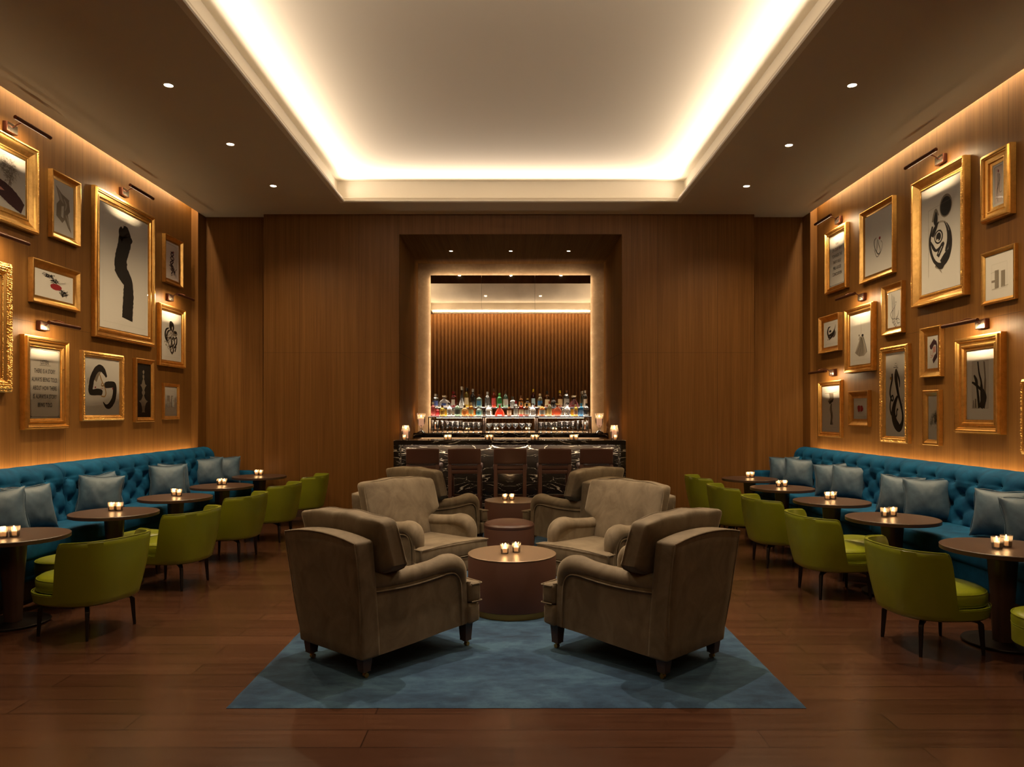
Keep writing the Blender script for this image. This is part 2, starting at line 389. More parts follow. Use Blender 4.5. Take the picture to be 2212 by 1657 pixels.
def rbox(bm, c, s, r, cuts=8, fn=None):
    """box with rounded edges (radius r) and an even grid; fn(Vector unit, Vector pos) -> pos"""
    t = bmesh.new(); ax = []
    for k in range(3):
        m = s[k] - r; ax.append([-s[k], -s[k] + r * .12, -s[k] + r * .45] + [-m + 2 * m * i / cuts for i in range(cuts + 1)] + [s[k] - r * .45, s[k] - r * .12, s[k]])
    for k in range(3):
        i, j = [q for q in range(3) if q != k]
        for sg in (-1, 1):
            V = [[None] * len(ax[j]) for _ in ax[i]]
            for p, x in enumerate(ax[i]):
                for q, y in enumerate(ax[j]):
                    v = [0, 0, 0]; v[k] = sg * s[k]; v[i] = x; v[j] = y; V[p][q] = t.verts.new(v)
            for p in range(len(ax[i]) - 1):
                for q in range(len(ax[j]) - 1): t.faces.new((V[p][q], V[p + 1][q], V[p + 1][q + 1], V[p][q + 1]))
    bmesh.ops.remove_doubles(t, verts=t.verts, dist=1e-6)
    for v in t.verts:
        p = v.co; q = Vector([max(-(s[k] - r), min(s[k] - r, p[k])) for k in range(3)]); d = p - q
        if d.length > 1e-9: p = q + d.normalized() * r
        u = Vector([p[k] / s[k] for k in range(3)]); w_ = Vector([p[k] + c[k] for k in range(3)])
        v.co = fn(u, w_) if fn else w_
    bmesh.ops.recalc_face_normals(t, faces=t.faces)
    me = bpy.data.meshes.new('t'); t.to_mesh(me); t.free(); bm.from_mesh(me); bpy.data.meshes.remove(me)

# ---------------------------------------------------------------- the room
b = bm_(); box(b, XL - .3, XR + .3, YF - .3, YN + .3, -.2, 0); struct('floor', b, FLOOR, smooth=0)
# side walls (continue up behind the ceiling edge)
b = bm_(); box(b, XL - .2, XL, YF, YR + .2, 0, ZH); struct('wall_left', b, WOODY, smooth=0)
b = bm_(); box(b, XR, XR + .2, YF, YR + .2, 0, ZH); struct('wall_right', b, WOODY, smooth=0)
b = bm_(); box(b, XL, EL, 10.72, YR + .1, 0, ZC + .3); struct('trim_1', b, WOODR, smooth=0)
b = bm_(); box(b, ER, XR, 10.72, YR + .1, 0, ZC + .3); struct('trim_2', b, WOODR, smooth=0)
b = bm_(); box(b, XL, XR, YF - .2, YF, 0, ZH); struct('wall_front', b, WOODL, smooth=0)
# recessed strips and the projecting back wall with the niche opening
b = bm_(); box(b, XL, -3.70, YR, YR + .2, 0, ZC + .3); box(b, 3.61, XR, YR, YR + .2, 0, ZC + .3); struct('wall_back_recess', b, WOODR, smooth=0)
b = bm_(); box(b, -3.70, NX0 - .006, YB, YR + .2, 0, ZC + .02); struct('wall_back_left', b, WOODX, smooth=0)
b = bm_(); box(b, NX1 + .006, 3.61, YB, YR + .2, 0, ZC + .02); struct('wall_back_right', b, WOODX, smooth=0)
b = bm_(); box(b, NX0 - .006, NX1 + .006, YB, YB + .2, NZ, ZC + .02); struct('wall_back_lintel', b, WOODL, smooth=0)
b = bm_(); box(b, NX0 - .2, NX0, YR + .2, YN, 0, NZ); box(b, NX0 - .006, NX0, YB + .001, YR + .2, 0, NZ); struct('wall_niche_left', b, WOODN, smooth=0)
b = bm_(); box(b, NX1, NX1 + .2, YR + .2, YN, 0, NZ); box(b, NX1, NX1 + .006, YB + .001, YR + .2, 0, NZ); struct('wall_niche_right', b, WOODN, smooth=0)
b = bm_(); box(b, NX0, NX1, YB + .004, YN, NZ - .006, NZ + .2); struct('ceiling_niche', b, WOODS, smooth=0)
b = bm_(); box(b, NX0 - .2, NX1 + .2, YN, YN + .2, 0, NZ + .2); struct('wall_niche_back', b, STONE, smooth=0)
# baseboards
b = bm_(); box(b, -3.70, NX0, YB - .012, YB, 0, .10); box(b, NX1, 3.61, YB - .012, YB, 0, .10); struct('baseboard_back', b, DARKW, smooth=0)
# lower ceiling with the coffer opening, end of it left free over the near part of the room
b = bm_()
T = .05
box(b, EL, CX0, CY0 - .16, YR + .1, ZC, ZC + T); box(b, CX1, ER, CY0 - .16, YR + .1, ZC, ZC + T)
box(b, CX0, CX1, CY1, YR + .1, ZC, ZC + T); box(b, CX0, CX1, CY0 - .02, CY0, ZC, ZC + T)
struct('ceiling', b, PLASTER, smooth=0)
# small lip moulding round the opening
b = bm_()
def ring(bm, x0, x1, y0, y1, prof):
    """closed mitred ring: prof = [(outset, z)]"""
    rows = [[bm.verts.new(p) for p in ((x0 - o, y0 - o, z), (x1 + o, y0 - o, z), (x1 + o, y1 + o, z), (x0 - o, y1 + o, z))] for o, z in prof]
    for r, q in zip(rows, rows[1:]):
        for i in range(4): bm.faces.new((r[i], r[(i + 1) % 4], q[(i + 1) % 4], q[i]))
    return rows
ring(b, CX0, CX1, CY0, CY1, [(.06, ZC), (.0, ZC - .004), (-.012, ZC + .004), (-.012, ZC + .022), (.004, ZC + .03), (.004, ZC + .055), (.015, ZC + .062), (.12, ZC + .062)])
bmesh.ops.recalc_face_normals(b, faces=b.faces); struct('trim_3', b, CREAM, smooth=0)
# raised coffer
b = bm_(); o = .115
ring(b, CX0, CX1, CY0, CY1, [(o, ZC + .05), (o, ZU), (o + .1, ZU), (o + .1, ZC + .05)]); struct('trim_4', b, CREAM, smooth=0)
b = bm_(); box(b, CX0 - o, CX1 + o, CY0 - o - .02, CY1 + o, ZU, ZU + .1); struct('ceiling_coffer', b, CREAM, smooth=0)
# slot covers above the wall wash lights, and the higher ceiling over the near part
b = bm_(); box(b, XL, EL + .05, 4.0, 10.72, 4.74, 4.8); box(b, ER - .05, XR, 4.0, 10.72, 4.74, 4.8); struct('ceiling_slot', b, PLASTER, smooth=0)
b = bm_(); box(b, XL, XR, YF, 4.2, ZH, ZH + .1); struct('ceiling_front', b, PLASTER, smooth=0)
b = bm_(); box(b, XL, CX0 - o, 3.94, 3.99, ZC, ZH); box(b, CX1 + o, XR, 3.94, 3.99, ZC, ZH); box(b, CX0 - o, CX1 + o, 3.94, 3.99, ZU, ZH); struct('wall_bulkhead', b, PLASTER, smooth=0)

# downlights: trim ring, lens, and the lamp's light
def downlight(x, y, z, label, spot=None, group='recessed ceiling downlights', r=.038, power=60, size=2.0, blend=.6, tilt=(0, 0), col=WARM, rad=.03):
    t = thing('downlight', label, 'ceiling light', (x, y, z), 0, group)
    b = bm_(); lathe(b, [(r + .012, .0), (r + .012, -.004), (r, -.005), (r, .0)], seg=24, cap0=False, cap1=False); put('trim_ring', b, PLASTER, t)
    b = bm_(); lathe(b, [(r, -.0015), (r * .6, -.0035), (.0005, -.0045)], seg=20, cap0=False); put('lens', b, LENS, t)
    if power: lamp('SPOT', (x, y, z - .02), power, col, (tilt[0], tilt[1], 0), 'downlight_light', spot_size=size, spot_blend=blend, shadow_soft_size=rad)
for i, (x, y) in enumerate(DOWN):
    hi = y < 4
    if i < 6: lab = ('left' if x < 0 else 'right') + ' ceiling downlight ' + ('nearest the camera', 'in the middle of its row', 'nearest the bar wall')[i % 3]
    else: lab = ('left' if x < 0 else 'right') + ' row downlight just above the top of the picture' if not hi else 'added fill lamp in the high ceiling over the camera, ' + ('inner' if abs(x) < 2 else 'outer') + ' one on the ' + ('left' if x < 0 else 'right')
    if not hi: downlight(x, y, ZC, lab, power=190, size=2.35, blend=1.0)
    else: downlight(x, y, ZH, lab, power=24, size=2.2, blend=.9)  # added fill for the rug front and the near chair backs
for i, (x, y) in enumerate(COFF):
    downlight(x, y, ZU, 'downlight in the raised coffer, ' + ('left' if x < 0 else 'right') + (' one seen in the bar mirror' if y < 6 else ' one near the bar'), power=430, size=1.2, blend=.8, col=SOFT)
for i, (x, y) in enumerate(NICHE):
    downlight(x, y, NZ - .006, 'tiny downlight in the niche soffit, ' + ('left', 'middle', 'right')[i] + ' of three', group='niche downlights', r=.026, power=26, size=2.2, blend=.9, tilt=(.6, 0))

# curtain on the wall behind the camera, seen in the bar mirror
t = thing('curtain', 'long brown pleated curtain reflected in the bar mirror', 'curtain', (0, YF + .25, 0))
b = bm_()
def cp(i, j):
    x = -4.4 + 8.7 * i / 1800; ph = x * 2 * PI / .135 + .8 * math.sin(x * 3.1) + .9 * math.sin(x * 1.7 + 1)
    return (x, .055 * math.sin(ph), .01 + 5.6 * j / 3)
grid(b, cp, 1801, 4, flip=True); put('drape', b, CURT, t, smooth=80)
b = bm_(); tube(b, [(-4.45, 0, 5.63), (4.4, 0, 5.63)], .02); put('rail', b, BRONZE, t)
strip('curtain_light', (0, YF + .75, 5.6), 8.2, .08, 160, (1, 0, 0), (0, -.35, -1), WARM)

# ---------------------------------------------------------------- rug
b = bm_()
def rp(i, j):
    x = -1.50 + 3.045 * i / 90; y = 3.81 + 5.95 * j / 150
    e = min(i, 90 - i, j, 150 - j); k = 0 if e == 0 else 1
    return (x + .004 * noise.noise((y * 9, x * 3, 0)), y + .004 * noise.noise((x * 9, y, 1)), (.002 if k == 0 else .016 + .0025 * noise.noise((x * 14, y * 14, 0))))
grid(b, rp, 91, 151)
o = put('rug', b, RUG); o['label'] = 'large mottled blue rug under the taupe armchairs'; o['category'] = 'rug'
RZ = .016

# ---------------------------------------------------------------- bar mirror
MX0, MX1, MZ = -1.444, 1.394, 3.99
t = thing('wall_mirror', 'tall antiqued mirror behind the bottles, glowing round its edge', 'mirror', (0, YN - .05, 1.2))
cuts = [MX0, -.540, .405, MX1]
for i in range(3):
    b = bm_(); box(b, cuts[i] + .0015, cuts[i + 1] - .0015, YN - .062, YN - .05, 1.26, MZ); put('mirror_panel', b, MIRROR, t, (0, YN - .05, 1.2), smooth=0)
b = bm_(); box(b, MX0 + .03, MX1 - .03, YN - .05, YN, 1.26, MZ - .03); put('backing', b, DARKW, t, (0, YN - .05, 1.2), smooth=0)
HW = 3.8
strip('halo_light', (MX0 + .012, YN - .03, 2.62), 2.7, .012, HW, (0, 0, 1), (-1, .25, 0), SOFT)
strip('halo_light', (MX1 - .012, YN - .03, 2.62), 2.7, .012, HW, (0, 0, 1), (1, .25, 0), SOFT)
strip('halo_light', ((MX0 + MX1) / 2, YN - .03, MZ - .012), 2.8, .012, HW, (1, 0, 0), (0, .25, 1), SOFT)

# ---------------------------------------------------------------- bar counter
BY, BZ = 10.40, 1.157; BX0, BX1 = -1.695, 1.630
t = thing('bar_counter', 'black veined marble bar counter with a glowing strip under its top', 'bar counter', (0, 10.7, 0))
O = (0, 10.7, 0)
b = bm_(); box(b, BX0, BX1, BY, 11.0, BZ - .068, BZ, .002, 1); put('countertop', b, MARBLE, t, O)
for x0, x1 in ((BX0, BX0 + .072), (BX1 - .072, BX1)):
    b = bm_(); box(b, x0, x1, BY, 11.0, 0, BZ - .0685, .002, 1); put('side_slab', b, MARBLE, t, O)
b = bm_(); box(b, BX0 + .073, BX1 - .073, 10.66, 10.72, .0, BZ - .069); put('front_panel', b, MARBLE, t, O)
b = bm_(); box(b, BX0 + .09, BX1 - .09, 10.70, 11.0, .4, .43); put('inner_shelf', b, DARKW, t, O)
b = bm_(); box(b, BX0 + .08, BX1 - .08, 10.615, 10.63, BZ - .077, BZ - .0695); put('led_strip', b, LEDW, t, O)
for x in (BX0 + .0745, BX1 - .0825):
    b = bm_(); box(b, x, x + .008, 10.60, 10.655, .0, BZ - .08); put('metal_edge', b, STEEL, t, O)
strip('bar_light', (-.03, 10.60, BZ - .078), 3.1, .012, 20, (1, 0, 0), (0, .25, -1), SOFT)

# back counter
t = thing('back_counter', 'narrow marble back counter in the niche carrying the bottle shelves', 'back counter', (0, 12.6, 0)); O = (0, 12.6, 0)
b = bm_(); box(b, NX0 + .003, NX1 - .008, 12.32, YN - .07, 1.132, 1.207, .002, 1); put('countertop', b, MARBLE, t, O)
b = bm_(); box(b, NX0 + .12, NX1 - .12, 12.42, 12.88, 0, 1.131); put('cabinet', b, STONE, t, O)
b = bm_(); box(b, NX0 + .02, NX0 + .16, 12.38, 12.419, .3, 1.131); box(b, NX1 - .16, NX1 - .02, 12.38, 12.419, .3, 1.131); put('pilaster', b, STONE, t, O)
strip('back_counter_light', (-.03, 12.36, 1.128), 3.0, .012, 2.5, (1, 0, 0), (0, .5, -1), SOFT)

# ---------------------------------------------------------------- bottle display shelf
t = thing('bottle_shelf', 'stepped dark metal display shelf holding bottles above the glasses', 'shelf', (0, 12.65, 1.207)); O = (0, 12.65, 1.207)
SX0, SX1 = -1.437, 1.365; Y1, Y2, Y3 = 12.45, 12.66, 12.86; Z1, Z2 = 1.490, 1.640
posts = [SX0, -.512, -.482, .405, .435, SX1 - .018]
for x in posts:
    for y in (Y1, Y3 - .02): b = bm_(); box(b, x, x + .018, y, y + .018, 1.2075, Z1 - .022); put('post', b, CHROME, t, O)
b = bm_(); box(b, SX0, SX1, Y1, Y1 + .02, Z1 - .024, Z1 - .004); box(b, SX0, SX1, Y3 - .02, Y3, Z1 - .024, Z1 - .004)
for x in posts: box(b, x, x + .018, Y1 + .02, Y3 - .02, Z1 - .022, Z1 - .006)
put('lower_rail', b, CHROME, t, O)
b = bm_(); box(b, SX0 + .004, SX1 - .004, Y1 + .003, Y2, Z1 - .004, Z1); put('backlit_lower_step', b, SHELFL, t, O)
for x in (SX0 + .02, -.512, -.482, .405, .435, SX1 - .038):
    for y in (Y2, Y3 - .018): b = bm_(); box(b, x, x + .016, y, y + .016, Z1 + .0002, Z2 - .02); put('post', b, CHROME, t, O)
b = bm_(); box(b, SX0 + .02, SX1 - .02, Y2, Y2 + .018, Z2 - .02, Z2 - .004); box(b, SX0 + .02, SX1 - .02, Y3 - .018, Y3, Z2 - .02, Z2 - .004); put('upper_rail', b, CHROME, t, O)
b = bm_(); box(b, SX0 + .02, SX1 - .02, Y2 + .002, Y3, Z2 - .004, Z2); put('backlit_upper_step', b, SHELFL, t, O)
strip('shelf_light', (-.03, Y1 + .1, Z1 + .01), 2.7, .1, 6, (1, 0, 0), (0, .15, 1), SOFT)
strip('shelf_light', (-.03, Y2 + .1, Z2 + .01), 2.7, .1, 4, (1, 0, 0), (0, .1, 1), SOFT)
strip('shelf_light', (-.03, Y1 + .1, Z1 - .03), 2.7, .05, 26, (1, 0, 0), (0, 0, -1), SOFT)

strip('shelf_light', (-.03, Y1 + .03, Z1 - .028), 2.7, .012, 14, (1, 0, 0), (0, .55, -1), SOFT, 2.4)  # extra strip added behind the front rail to brighten the glasses
GL = {}
def bottle_glass(col, k=.35):
    key = (col, k)
    if key in GL: return GL[key]
    m = bpy.data.materials.new('tinted_glass'); m.use_nodes = True; bb = m.node_tree.nodes['Principled BSDF']
    bb.inputs['Base Color'].default_value = (*col, 1); bb.inputs['Roughness'].default_value = .06; bb.inputs['Transmission Weight'].default_value = .0
    t_ = N(m, 'ShaderNodeBsdfTransparent'); t_.inputs[0].default_value = (*[min(1, c ** .6) for c in col], 1)
    tr = N(m, 'ShaderNodeBsdfTranslucent'); tr.inputs[0].default_value = (*col, 1)
    x = N(m, 'ShaderNodeMixShader'); x.inputs[0].default_value = k; L(m, t_.outputs[0], x.inputs[1]); L(m, tr.outputs[0], x.inputs[2])
    gl = N(m, 'ShaderNodeBsdfGlossy'); gl.inputs['Roughness'].default_value = .08
    lw = N(m, 'ShaderNodeLayerWeight'); lw.inputs['Blend'].default_value = .35
    y = N(m, 'ShaderNodeMixShader'); L(m, math_(m, 'ADD', lw.outputs['Fresnel'], .04), y.inputs[0]); L(m, x.outputs[0], y.inputs[1]); L(m, gl.outputs[0], y.inputs[2])
    L(m, y.outputs[0], m.node_tree.nodes['Material Output'].inputs[0]); GL[key] = m; return m
PL = {}
def plain(col, rough=.5, metal=0):
    key = (col, rough, metal)
    if key not in PL: PL[key] = mat('print_' + str(len(PL)), col, rough, metal)
    return PL[key]
CLR = (.72, .74, .72); DKR = (.28, .010, .012); AMB = (.75, .36, .05); AMD = (.34, .10, .02); RED_ = (.90, .09, .03); GRN = (.10, .55, .16); PGR = (.42, .62, .45)
DRK = (.05, .04, .035); TL = (.18, .42, .44); PNK = (.95, .22, .20); YEL = (.80, .55, .05); ORG = (.95, .35, .04); BLU = (.06, .38, .75); PTE = (.45, .66, .58)
W = (.75, .70, .60); CRM = (.80, .68, .42); LB = (.08, .14, .45); BK = (.02, .02, .02); SKY = (.45, .66, .72); NAV = (.03, .06, .20); GLDC = (.75, .50, .15); SIL = (.6, .6, .58); BRN = (.16, .07, .03); GREY = (.40, .40, .36)
# px, top y, half width px, shape, glass, label, cap, description
BACK = [
 (940.2, 850.5, 5.6, 'short', CLR, LB, SIL, 'clear bottle with a blue label, leftmost of the upper row'),
 (959.0, 854.0, 10.8, 'flask', (.60, .55, .50), LB, CRM, 'wide round clear flask with a cream stopper, upper row left'),
 (979.3, 845.0, 4.8, 'square', DKR, W, DKR, 'dark red square bottle with a white label, upper row'),
 (997.0, 834.6, 6.2, 'cone', CLR, None, W, 'tall cone shaped clear bottle with a white cap, upper row'),
 (1007.6, 837., 4.6, 'tall', YEL, CRM, DRK, 'amber yellow tall bottle with a yellow label, upper row'),
 (1021.0, 839.8, 4.9, 'tall', (.16, .15, .13), None, SIL, 'smoky dark tall bottle with a silver cap, upper row'),
 (1034.7, 851.0, 5.6, 'square', PTE, (.05, .22, .42), BRN, 'square clear bottle with a blue band and brown cap, upper row'),
 (1052.7, 846.0, 5.6, 'tall', CLR, None, SIL, 'plain clear bottle with white cap, upper row middle bay'),
 (1066.5, 839.0, 4.6, 'tall', RED_, (.75, .10, .10), BRN, 'bright orange red bottle, upper row middle bay'),
 (1078.7, 848.8, 5.4, 'square', GRN, None, (.25, .65, .15), 'bright green necked square bottle, upper row'),
 (1092.2, 843.6, 5.4, 'tall', PGR, (.62, .64, .55), BRN, 'pale green bottle with a white and blue label, upper row'),
 (1107.7, 856.0, 6.2, 'decanter', CLR, None, None, 'open square clear decanter, upper row middle bay'),
 (1125.6, 854.0, 4.9, 'short', AMD, (.55, .25, .05), BRN, 'dark amber bottle with an orange stripe label, upper row'),
 (1139.5, 860.0, 6.4, 'ball', DRK, GLDC, GLDC, 'round black bottle with gold flecks, upper row'),
 (1152.0, 840.0, 3.9, 'tall', DKR, SKY, YEL, 'slim deep red bottle with a pale blue label and yellow cap'),
 (1166.6, 850.0, 5.1, 'short', (.62, .55, .32), (.03, .13, .28), CRM, 'pale bottle with a dark blue label, upper row right bay'),
 (1182.3, 844.5, 5.1, 'tall', AMD, CRM, BK, 'brown bottle with a cream label and black cap, upper row'),
 (1196.0, 858.6, 5.8, 'dome', DRK, None, BK, 'black dome shouldered bottle, upper row right bay'),
 (1210.0, 843.0, 4.9, 'tall', AMD, (.75, .55, .28), YEL, 'amber bottle with cream and red label and gold cap'),
 (1224.0, 842.0, 5.6, 'short', CLR, GREY, BRN, 'tall clear bottle with a grey label and cork cap'),
 (1240.6, 854.0, 9.6, 'fan', (.15, .03, .03), None, CRM, 'wide fan shaped dark bottle, upper row right'),
 (1258.0, 844.5, 3.2, 'tall', (.55, .50, .36), None, W, 'slim clear bottle partly hidden at the right end of the upper row'),
 (1264.5, 843.0, 4.4, 'tall', CLR, (.62, .55, .45), W, 'clear bottle with a cream label, rightmost of the upper row')]
FRONT = [
 (935.5, 868.0, 5.0, 'short', PNK, None, SIL, 'pink bottle at the left end of the lower row'),
 (945.5, 880.0, 3.6, 'short', (.85, .10, .12), None, SIL, 'small red bottle beside the pink one, lower row'),
 (955.3, 875.0, 5.6, 'short', YEL, (.30, .16, .02), BRN, 'squat golden yellow bottle with a round stopper, lower row'),
 (971.0, 869.0, 5.6, 'crystal', CLR, None, CLR, 'cut crystal decanter, leftmost of the lower row decanters'),
 (988.0, 869.0, 6.0, 'dome', PGR, (.06, .07, .05), BRN, 'green glass bottle with a dark round label, lower row'),
 (1003.7, 875., 6.4, 'short', (.90, .50, .15), (.80, .25, .05), BRN, 'squat pale amber bottle with an orange label, lower row'),
 (1017.5, 869., 5.5, 'short', ORG, (.45, .45, .20), CRM, 'orange bottle with a green label, lower row'),
 (1033.8, 877.5, 5.2, 'short', PTE, (.06, .22, .24), SIL, 'clear bottle with a teal label, lower row'),
 (1055.3, 870.7, 6.0, 'crystal', CLR, None, CLR, 'cut crystal decanter at the left of the middle bay'),
 (1079.3, 871.5, 10.6, 'fan', (.85, .05, .02), W, SIL, 'wide fan shaped bright red bottle, lower row'),
 (1100.0, 873.0, 4.7, 'short', AMD, (.75, .50, .33), BK, 'dark brown bottle with a pale peach label, lower row'),
 (1114.4, 865.5, 5.0, 'short', CLR, GREY, (.5, .03, .03), 'clear bottle with a grey label and red cap, lower row'),
 (1125.9, 869.0, 5.2, 'short', (.80, .06, .03), CRM, SIL, 'red bottle with a cream label, lower row middle bay'),
 (1137.8, 871.0, 4.9, 'short', AMD, GREY, BK, 'brown bottle with a grey label, lower row middle bay'),
 (1150.7, 870.7, 6.2, 'crystal', CLR, None, CLR, 'cut crystal decanter at the right of the middle bay'),
 (1171.0, 871.5, 6.7, 'dome', (.72, .24, .04), GREY, BK, 'arched amber bottle with a grey label, lower row'),
 (1187.0, 866.4, 5.0, 'dome', (.60, .55, .30), (.55, .42, .15), (.5, .12, .04), 'pale blue and gold bottle, lower row right bay'),
 (1204.0, 870.7, 9.6, 'flask', (.88, .22, .10), None, GLDC, 'round orange red flask with a gold stopper, lower row'),
 (1225.4, 869.0, 6.6, 'crystal', CLR, None, CLR, 'large cut crystal decanter, lower row right bay'),
 (1243.9, 873.0, 5.0, 'short', (.92, .55, .06), (.28, .16, .10), CRM, 'golden amber bottle with a brown label, lower row'),
 (1255.6, 870.7, 4.9, 'short', BLU, (.10, .22, .42), BLU, 'bright blue bottle near the right end of the lower row'),
 (1267.0, 870.7, 4.9, 'short', CLR, BK, BK, 'clear bottle with a black label, rightmost of the lower row')]
def bottle(px, top, hw, kind, gc, lc, cc, lab, Y, zb, yb):
    k = Y / F; x = (px - CX) * k; R = hw * k; H = (yb - top) * k
    t = thing('bottle', lab, 'bottle', (x, Y, zb), 0, 'spirit bottles on the bar shelves')
    nk = .42 if kind in ('short', 'square') else .33; rn = min(R * nk, .016); capH = .13 * H
    sq = kind in ('square', 'decanter', 'crystal'); n = 6 if sq else 2; sy = .42 if kind in ('flask', 'fan') else 1
    if kind in ('tall',): pr = [(R * .9, 0), (R, .01), (R, .58 * H), (R * .93, .64 * H), (rn * 1.3, .74 * H), (rn, .78 * H), (rn, H - capH)]
    elif kind in ('short', 'square'): pr = [(R * .9, 0), (R, .01), (R, .62 * H), (R * .9, .68 * H), (rn * 1.2, .74 * H), (rn, .78 * H), (rn, H - capH)]
    elif kind == 'cone': pr = [(R * .95, 0), (R, .008), (R * .9, .15 * H), (R * .45, .48 * H), (rn, .62 * H), (rn, H - capH)]
    elif kind == 'flask': pr = [(R * .45, 0), (R * .8, .05 * H), (R, .26 * H), (R * .98, .40 * H), (R * .75, .58 * H), (rn * 1.4, .68 * H), (rn, .72 * H), (rn, H - capH)]
    elif kind == 'fan': pr = [(R * .92, 0), (R, .03 * H), (R * .97, .15 * H), (R * .8, .36 * H), (R * .5, .55 * H), (rn * 1.2, .66 * H), (rn, .70 * H), (rn, H - capH)]
    elif kind == 'ball': pr = [(R * .5, 0), (R * .85, .12 * H), (R, .32 * H), (R * .85, .52 * H), (rn * 1.3, .66 * H), (rn, .70 * H), (rn, H - capH)]
    elif kind == 'dome': pr = [(R * .9, 0), (R, .01), (R, .50 * H), (R * .9, .62 * H), (R * .6, .72 * H), (rn, .78 * H), (rn, H - capH)]
    else: pr = [(R * .9, 0), (R, .012), (R, .56 * H), (R * .85, .62 * H), (rn * 1.5, .66 * H), (rn * 1.2, .70 * H), (rn * 1.6, .76 * H if cc else H * .98)]
    if kind in ('decanter', 'crystal'): ns = [6, 6, 6, 4, 2, 2, 2]
    elif kind == 'square': ns = [6, 6, 6, 5, 2, 2, 2]
    else: ns = 2
    b = bm_(); lathe(b, pr, seg=20, n=ns, sy=sy, rot=0)
    if kind == 'crystal':        # cut diamond pattern
        for f in [f for f in b.faces if abs(f.normal.z) < .3 and f.calc_area() > 1e-5]:
            if f.calc_center_median().z < .56 * H: bmesh.ops.poke(b, faces=[f])
    put('glass_body', b, CRYSTAL2 if kind == 'crystal' else bottle_glass(gc, .22 if gc == CLR else .55), t)
    if cc is not None:
        rc = rn * 1.25; b = bm_()
        if kind == 'crystal': lathe(b, [(rn * .8, .765 * H), (rn * 1.9, .85 * H), (rn * 2.0, .93 * H), (rn * 1.1, H)], seg=10); put('stopper', b, CRYSTAL2, t)
        elif kind in ('flask', 'fan'): lathe(b, [(rc * 1.1, H - capH + .0005), (rc * 1.7, H - capH * .55), (rc * 1.8, H)], seg=12, sy=.8); put('stopper', b, plain(cc, .35), t)
        else: lathe(b, [(rc, H - capH * 1.25), (rc, H - .002), (rc * .85, H)], seg=14); put('cap', b, plain(cc, .35), t)
    if lc is not None:
        z0, z1 = (.16 * H, .50 * H) if kind != 'fan' else (.02 * H, .14 * H)
        b = bm_()
        if sq: box(b, -R * .74, R * .74, -R - .0015, -R + .004, z0, z1)
        elif sy != 1: box(b, -R * .45, R * .45, -R * sy - .002, -R * sy * .8, .18 * H if kind == 'flask' else z0, .36 * H if kind == 'flask' else z1)
        else: lathe(b, [(R + .0008, z0), (R + .0008, z1)], seg=12, a0=-PI * .93, a1=-PI * .07, cap0=False, cap1=False)
        put('label', b, plain(lc, .6), t)
    return t
for d in BACK: bottle(*d, 12.76, Z2, 880.6)
for d in FRONT: bottle(*d, 12.555, Z1, 899.0)

# glasses under the shelf
def glass_kind(kind):
    b = bm_()
    if kind == 'coupe': pr = [(.036, 0), (.030, .004), (.008, .010), (.0055, .05), (.008, .062), (.006, .075), (.012, .085), (.034, .105), (.046, .130), (.050, .158)]
    elif kind == 'goblet': pr = [(.036, 0), (.030, .004), (.010, .010), (.009, .04), (.013, .055), (.009, .07), (.016, .082), (.033, .105), (.037, .135), (.036, .185)]
    else: pr = [(.032, 0), (.027, .004), (.010, .010), (.011, .03), (.015, .045), (.012, .055), (.022, .07), (.029, .10), (.031, .15), (.030, .21)]
    lathe(b, pr, seg=24, cap1=False)
    for f in b.faces: pass
    lathe(b, [(pr[-1][0] - .0015, pr[-1][1]), (pr[-2][0] - .0015, pr[-2][1]), (pr[-3][0] - .002, pr[-3][1] + .003), (.004, pr[-4][1] + .004)], seg=24, cap0=False, cap1=False)
    me = bpy.data.meshes.new(kind); b.to_mesh(me); b.free(); me.materials.append(CRYSTAL)
    me.polygons.foreach_set('use_smooth', [True] * len(me.polygons)); return me
GM = {k: glass_kind(k) for k in ('coupe', 'goblet', 'flute')}
ORD = ['first', 'second', 'third', 'fourth', 'fifth', 'sixth', 'seventh', 'eighth']
def glasses(kind, pxs, Y, bay, nm, sc=1.0, desc=''):
    for i, p in enumerate(pxs):
        o = bpy.data.objects.new(nm, GM[kind]); C.objects.link(o); o.location = ((p - CX) * Y / F, Y, 1.2072); o.scale = (sc, sc, sc)
        o['label'] = f'{desc}, {ORD[i]} from the left in the {bay} bay'; o['category'] = 'glass'; o['group'] = 'glasses under the bottle shelf'
glasses('flute', (935.2, 945.2, 955.8), 12.53, 'left', 'champagne_flute', 1, 'tall clear flute glass')
glasses('goblet', (966.8, 978.0, 988.7), 12.53, 'left', 'wine_goblet', 1.08, 'larger cut glass goblet')
glasses('goblet', (1001.2, 1011.9, 1022.6, 1033.8), 12.53, 'left', 'wine_goblet', .97, 'smaller cut glass goblet')
glasses('coupe', (1056.1, 1070.7, 1085.3, 1099.5, 1113.3, 1127.9, 1142.5), 12.53, 'middle', 'coupe_glass', 1, 'wide coupe glass')
glasses('goblet', (1168.7, 1179.9, 1191.5, 1203.0), 12.53, 'right', 'wine_goblet', .97, 'smaller cut glass goblet')
glasses('goblet', (1214.0, 1225.8, 1237.5), 12.53, 'right', 'wine_goblet', 1.06, 'larger cut glass goblet')
glasses('flute', (1248.2, 1259.0, 1268.4), 12.53, 'right', 'champagne_flute', 1, 'tall clear flute glass')

